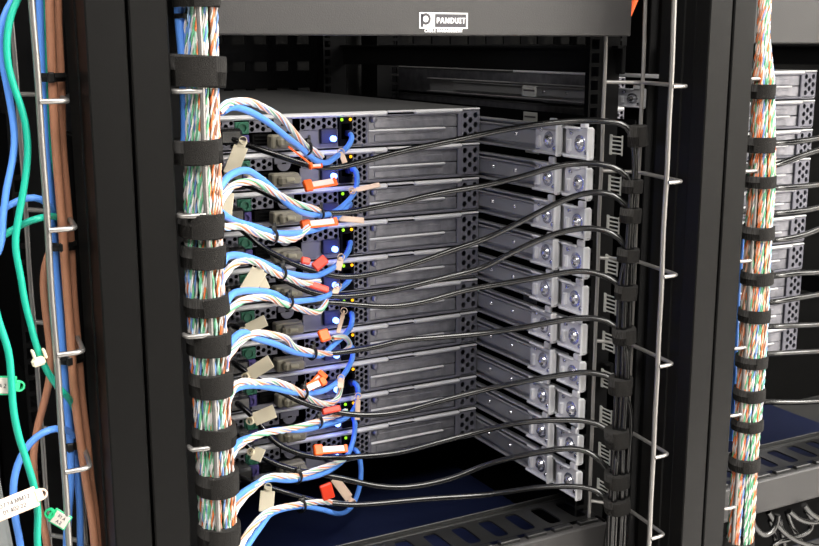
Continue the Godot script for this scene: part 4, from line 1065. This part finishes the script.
func side_items(ord: Array) -> void:
	# monitor plugs on the servers
	for k in 10:
		var t := thing("monitor_plug", "grey-beige connector plug on the back of the %s server" % ord[k], "plug", Vector3(-0.0560, STACK_TOP - U * k - 0.0425, -0.2470), "connector plugs on the server stack")
		var s := Shape.new()
		s.box(Vector3(0.0, 0.0120, 0.008), Vector3(0.034, 0.0155, 0.016), 0.0018)
		s.box(Vector3(0.002, 0.0120, 0.020), Vector3(0.028, 0.0120, 0.012), 0.0030)
		obj("housing", s, M.plug, t)
		var q := Shape.new()
		q.lathe(Vector3(-0.004, 0.0135, 0.026), PackedVector2Array([Vector2(0.0, 0.010), Vector2(0.0022, 0.0095), Vector2(0.0030, 0.0080), Vector2(0.0034, 0.0)]), Basis(Vector3.FORWARD, PI / 2) * Basis(Vector3.RIGHT, 0.25), 12)
		obj("thumbscrew", q, M.plug_light, t)
	# cable ties of the left cage
	for q in [[V(-366.5,1454.5,56), 0.0105, "first", 0.056], [V(-365,1321,52), 0.0100, "second", 0.05], [V(-365.5,1227,52), 0.0105, "third", 0.05], [V(-368,1150,46), 0.0070, "lowest", 0.05]]:
		var t := thing("cable_tie", "%s black cable tie down the blue and brown cables of the left cage" % q[2], "cable tie", q[0], "black cable ties of the left cage")
		var s := Shape.new()
		s.lathe(Vector3.ZERO, PackedVector2Array([Vector2(0.92, -0.0034), Vector2(1.0, -0.0034), Vector2(1.03, 0.0), Vector2(1.0, 0.0034), Vector2(0.92, 0.0034)]), Basis.IDENTITY, 22, q[1] * 1.05, q[1] * 0.85)
		obj("loop", s, M.tie, t)
		var h := Shape.new()
		h.box(Vector3(-0.002, 0, q[1] * 0.92), Vector3(0.0060, 0.0080, 0.0040), 0.0012)
		obj("tie_head", h, M.tie, t)
	# tie on the blue pair at the top of the left bundle
	var bl := [[[-276,1783.5,98, -276,1643.5,98, -276,1523.5,98, -276,1498,98, -274.5,1467.5,98, -274.5,1436.5,98, -274.5,1413,98, -276.5,1393.5,98], "blue cable standing behind the black post at the top of the left bundle"], [[-271.5,1783.5,98, -271.5,1643.5,98, -271.5,1523.5,98, -271,1498,98, -270.5,1467.5,98, -270.5,1436.5,98, -271,1413,98, -273,1393.5,98], "second blue cable at the top of the left bundle, beside the coloured pairs"]]
	for q in bl: loose_cable(q[0], 0.0034, "blue", q[1])
	var cbl := [[[356,1284.5,75, 356.5,1262,75, 356,1234,75, 355.5,1200,75, 357,1153.5,75, 358.5,1106,75, 360,1070.5,75, 360,1034,75], "blue cable edge showing between the right post and the right bundle"]]
	for q in cbl: loose_cable(q[0], 0.0034, "blue", q[1])
	var bt := thing("cable_tie", "small black cable tie round the two blue cables at the top of the left bundle", "cable tie", V(-273,1501,99))
	var bs := Shape.new()
	bs.lathe(Vector3.ZERO, PackedVector2Array([Vector2(0.9, -0.0018), Vector2(1.0, -0.0018), Vector2(1.04, 0.0), Vector2(1.0, 0.0018), Vector2(0.9, 0.0018)]), Basis.IDENTITY, 20, 0.0068, 0.0046)
	obj("loop", bs, M.tie, bt)
	var bh := Shape.new()
	bh.box(Vector3(0.001, 0, 0.0052), Vector3(0.0044, 0.0050, 0.0030), 0.0008)
	obj("tie_head", bh, M.tie, bt)
	# grey equipment edge at the lower left corner
	var ge := thing("grey_device", "light grey device edge in the lower left picture corner", "device", V(-467, 900, -60))
	var gs := Shape.new()
	gs.box(Vector3(0.0, 0.0, 0.0), Vector3(0.140, 0.46, 0.06), 0.004, Basis(Vector3.BACK, 0.10))
	obj("body", gs, M.grey, ge)
	var gp := Shape.new()
	gp.box(Vector3(0.0, 0.0, 0.031), Vector3(0.10, 0.40, 0.004), 0.001, Basis(Vector3.BACK, 0.10))
	obj("rear_plate", gp, M.grey, ge)
	# written tags
	tag_plate("cream_tag", V(-403.5,1135,104), V(-442,1129.5,112), 0.0160, M.pink, "cream plastic cable tag with two lines of writing at the lower left", ["PO7 14 MM12", "01 402 22"])
	tag_plate("green_tag", V(-396.5,1112.5,92), V(-384,1103,98), 0.0130, M.tag_green, "white cable tag with a green holder hanging beside the cream written tag", ["F1 A", "A 2"])
	tag_plate("teal_tag", V(-412,1220,88), V(-436.5,1225.5,92), 0.0150, M.tag_green, "white label in a teal holder at the left picture edge", ["1 A 2"])
	var ct := thing("cream_clip", "small cream clip at the bend of the teal cable in the left cage", "clip", V(-397,1240.5,92))
	var cs := Shape.new()
	cs.box(Vector3(0, -0.002, 0), Vector3(0.0105, 0.0070, 0.0060), 0.0018, Basis(Vector3.BACK, 0.25))
	for s in [-1.0, 1.0]: cs.box(Vector3(s * 0.0042 + 0.0008, 0.0040, 0), Vector3(0.0022, 0.0080, 0.0060), 0.0008, Basis(Vector3.BACK, 0.25))
	obj("body", cs, M.cream, ct)
	var cl := Shape.new()
	cl.box(Vector3(-0.001, -0.003, 0.0033), Vector3(0.006, 0.003, 0.0008), 0.0003, Basis(Vector3.BACK, 0.25))
	obj("latch", cl, M.pink, ct)
	# orange cable behind the cover
	loose_cable([294,1819.5,-30, 294,1679.5,-30, 294,1559.5,-30, 286.5,1544.5,-30, 279.5,1527,-30, 272.5,1512,-30, 258.5,1492.5,-30], 0.0042, "orange", "bright orange cable slanting behind the right end of the logo cover")
	# pale stickers inside the rack
	for q in [[V(262,1421.5,-202.5), "topmost"], [V(262,1389,-199), "second"], [V(262,1351.5,-193), "third"], [V(262,1159.5,-190), "lowest"]]:
		var t := thing("sticker", "%s pale sticker on the black side wall above and between the slide rails" % q[1], "sticker", q[0], "stickers on the rack side")
		var s := Shape.new()
		s.box(Vector3(-0.001, 0, 0), Vector3(0.0008, 0.0135, 0.030), 0.0003)
		obj("paper", s, M.flange, t)
		var s2 := Shape.new()
		s2.box(Vector3(-0.0015, 0.001, 0), Vector3(0.0004, 0.0020, 0.024))
		obj("print", s2, M.ink, t)

func tag_plate(called: String, a: Vector3, b: Vector3, w: float, m: Material, label: String, lines: Array) -> void:
	var t := thing(called, label, "cable tag")
	var bs := facing(b, a, Vector3(-0.45, 0.15, 1.0)) if a.x > b.x else facing(a, b, Vector3(-0.45, 0.15, 1.0))
	var l := a.distance_to(b)
	var s := Shape.new()
	s.box(a.lerp(b, 0.55), Vector3(l * 0.90, w, 0.0016), 0.0006, bs)
	s.box(a.lerp(b, 0.06), Vector3(l * 0.16, w * 0.6, 0.0030), 0.0008, bs)
	obj("holder", s, m, t)
	var r := Shape.new()
	r.lathe(a, PackedVector2Array([Vector2(0.0028, -0.0016), Vector2(0.0042, -0.0016), Vector2(0.0044, 0), Vector2(0.0042, 0.0016), Vector2(0.0028, 0.0016)]), bs * Basis(Vector3.BACK, PI / 2) * Basis(Vector3.RIGHT, PI / 2), 14)
	obj("ring", r, m, t)
	var p := Shape.new()
	p.box(a.lerp(b, 0.58) + bs.z * 0.0009, Vector3(l * 0.74, w * 0.82, 0.0008), 0.0003, bs)
	obj("paper", p, M.paper, t)
	for k in lines.size():
		writing(lines[k], w * 0.20, a.lerp(b, 0.58) + bs.z * 0.0014 + bs.y * w * (0.17 - 0.34 * k if lines.size() > 1 else 0.0), bs, M.ink, t)
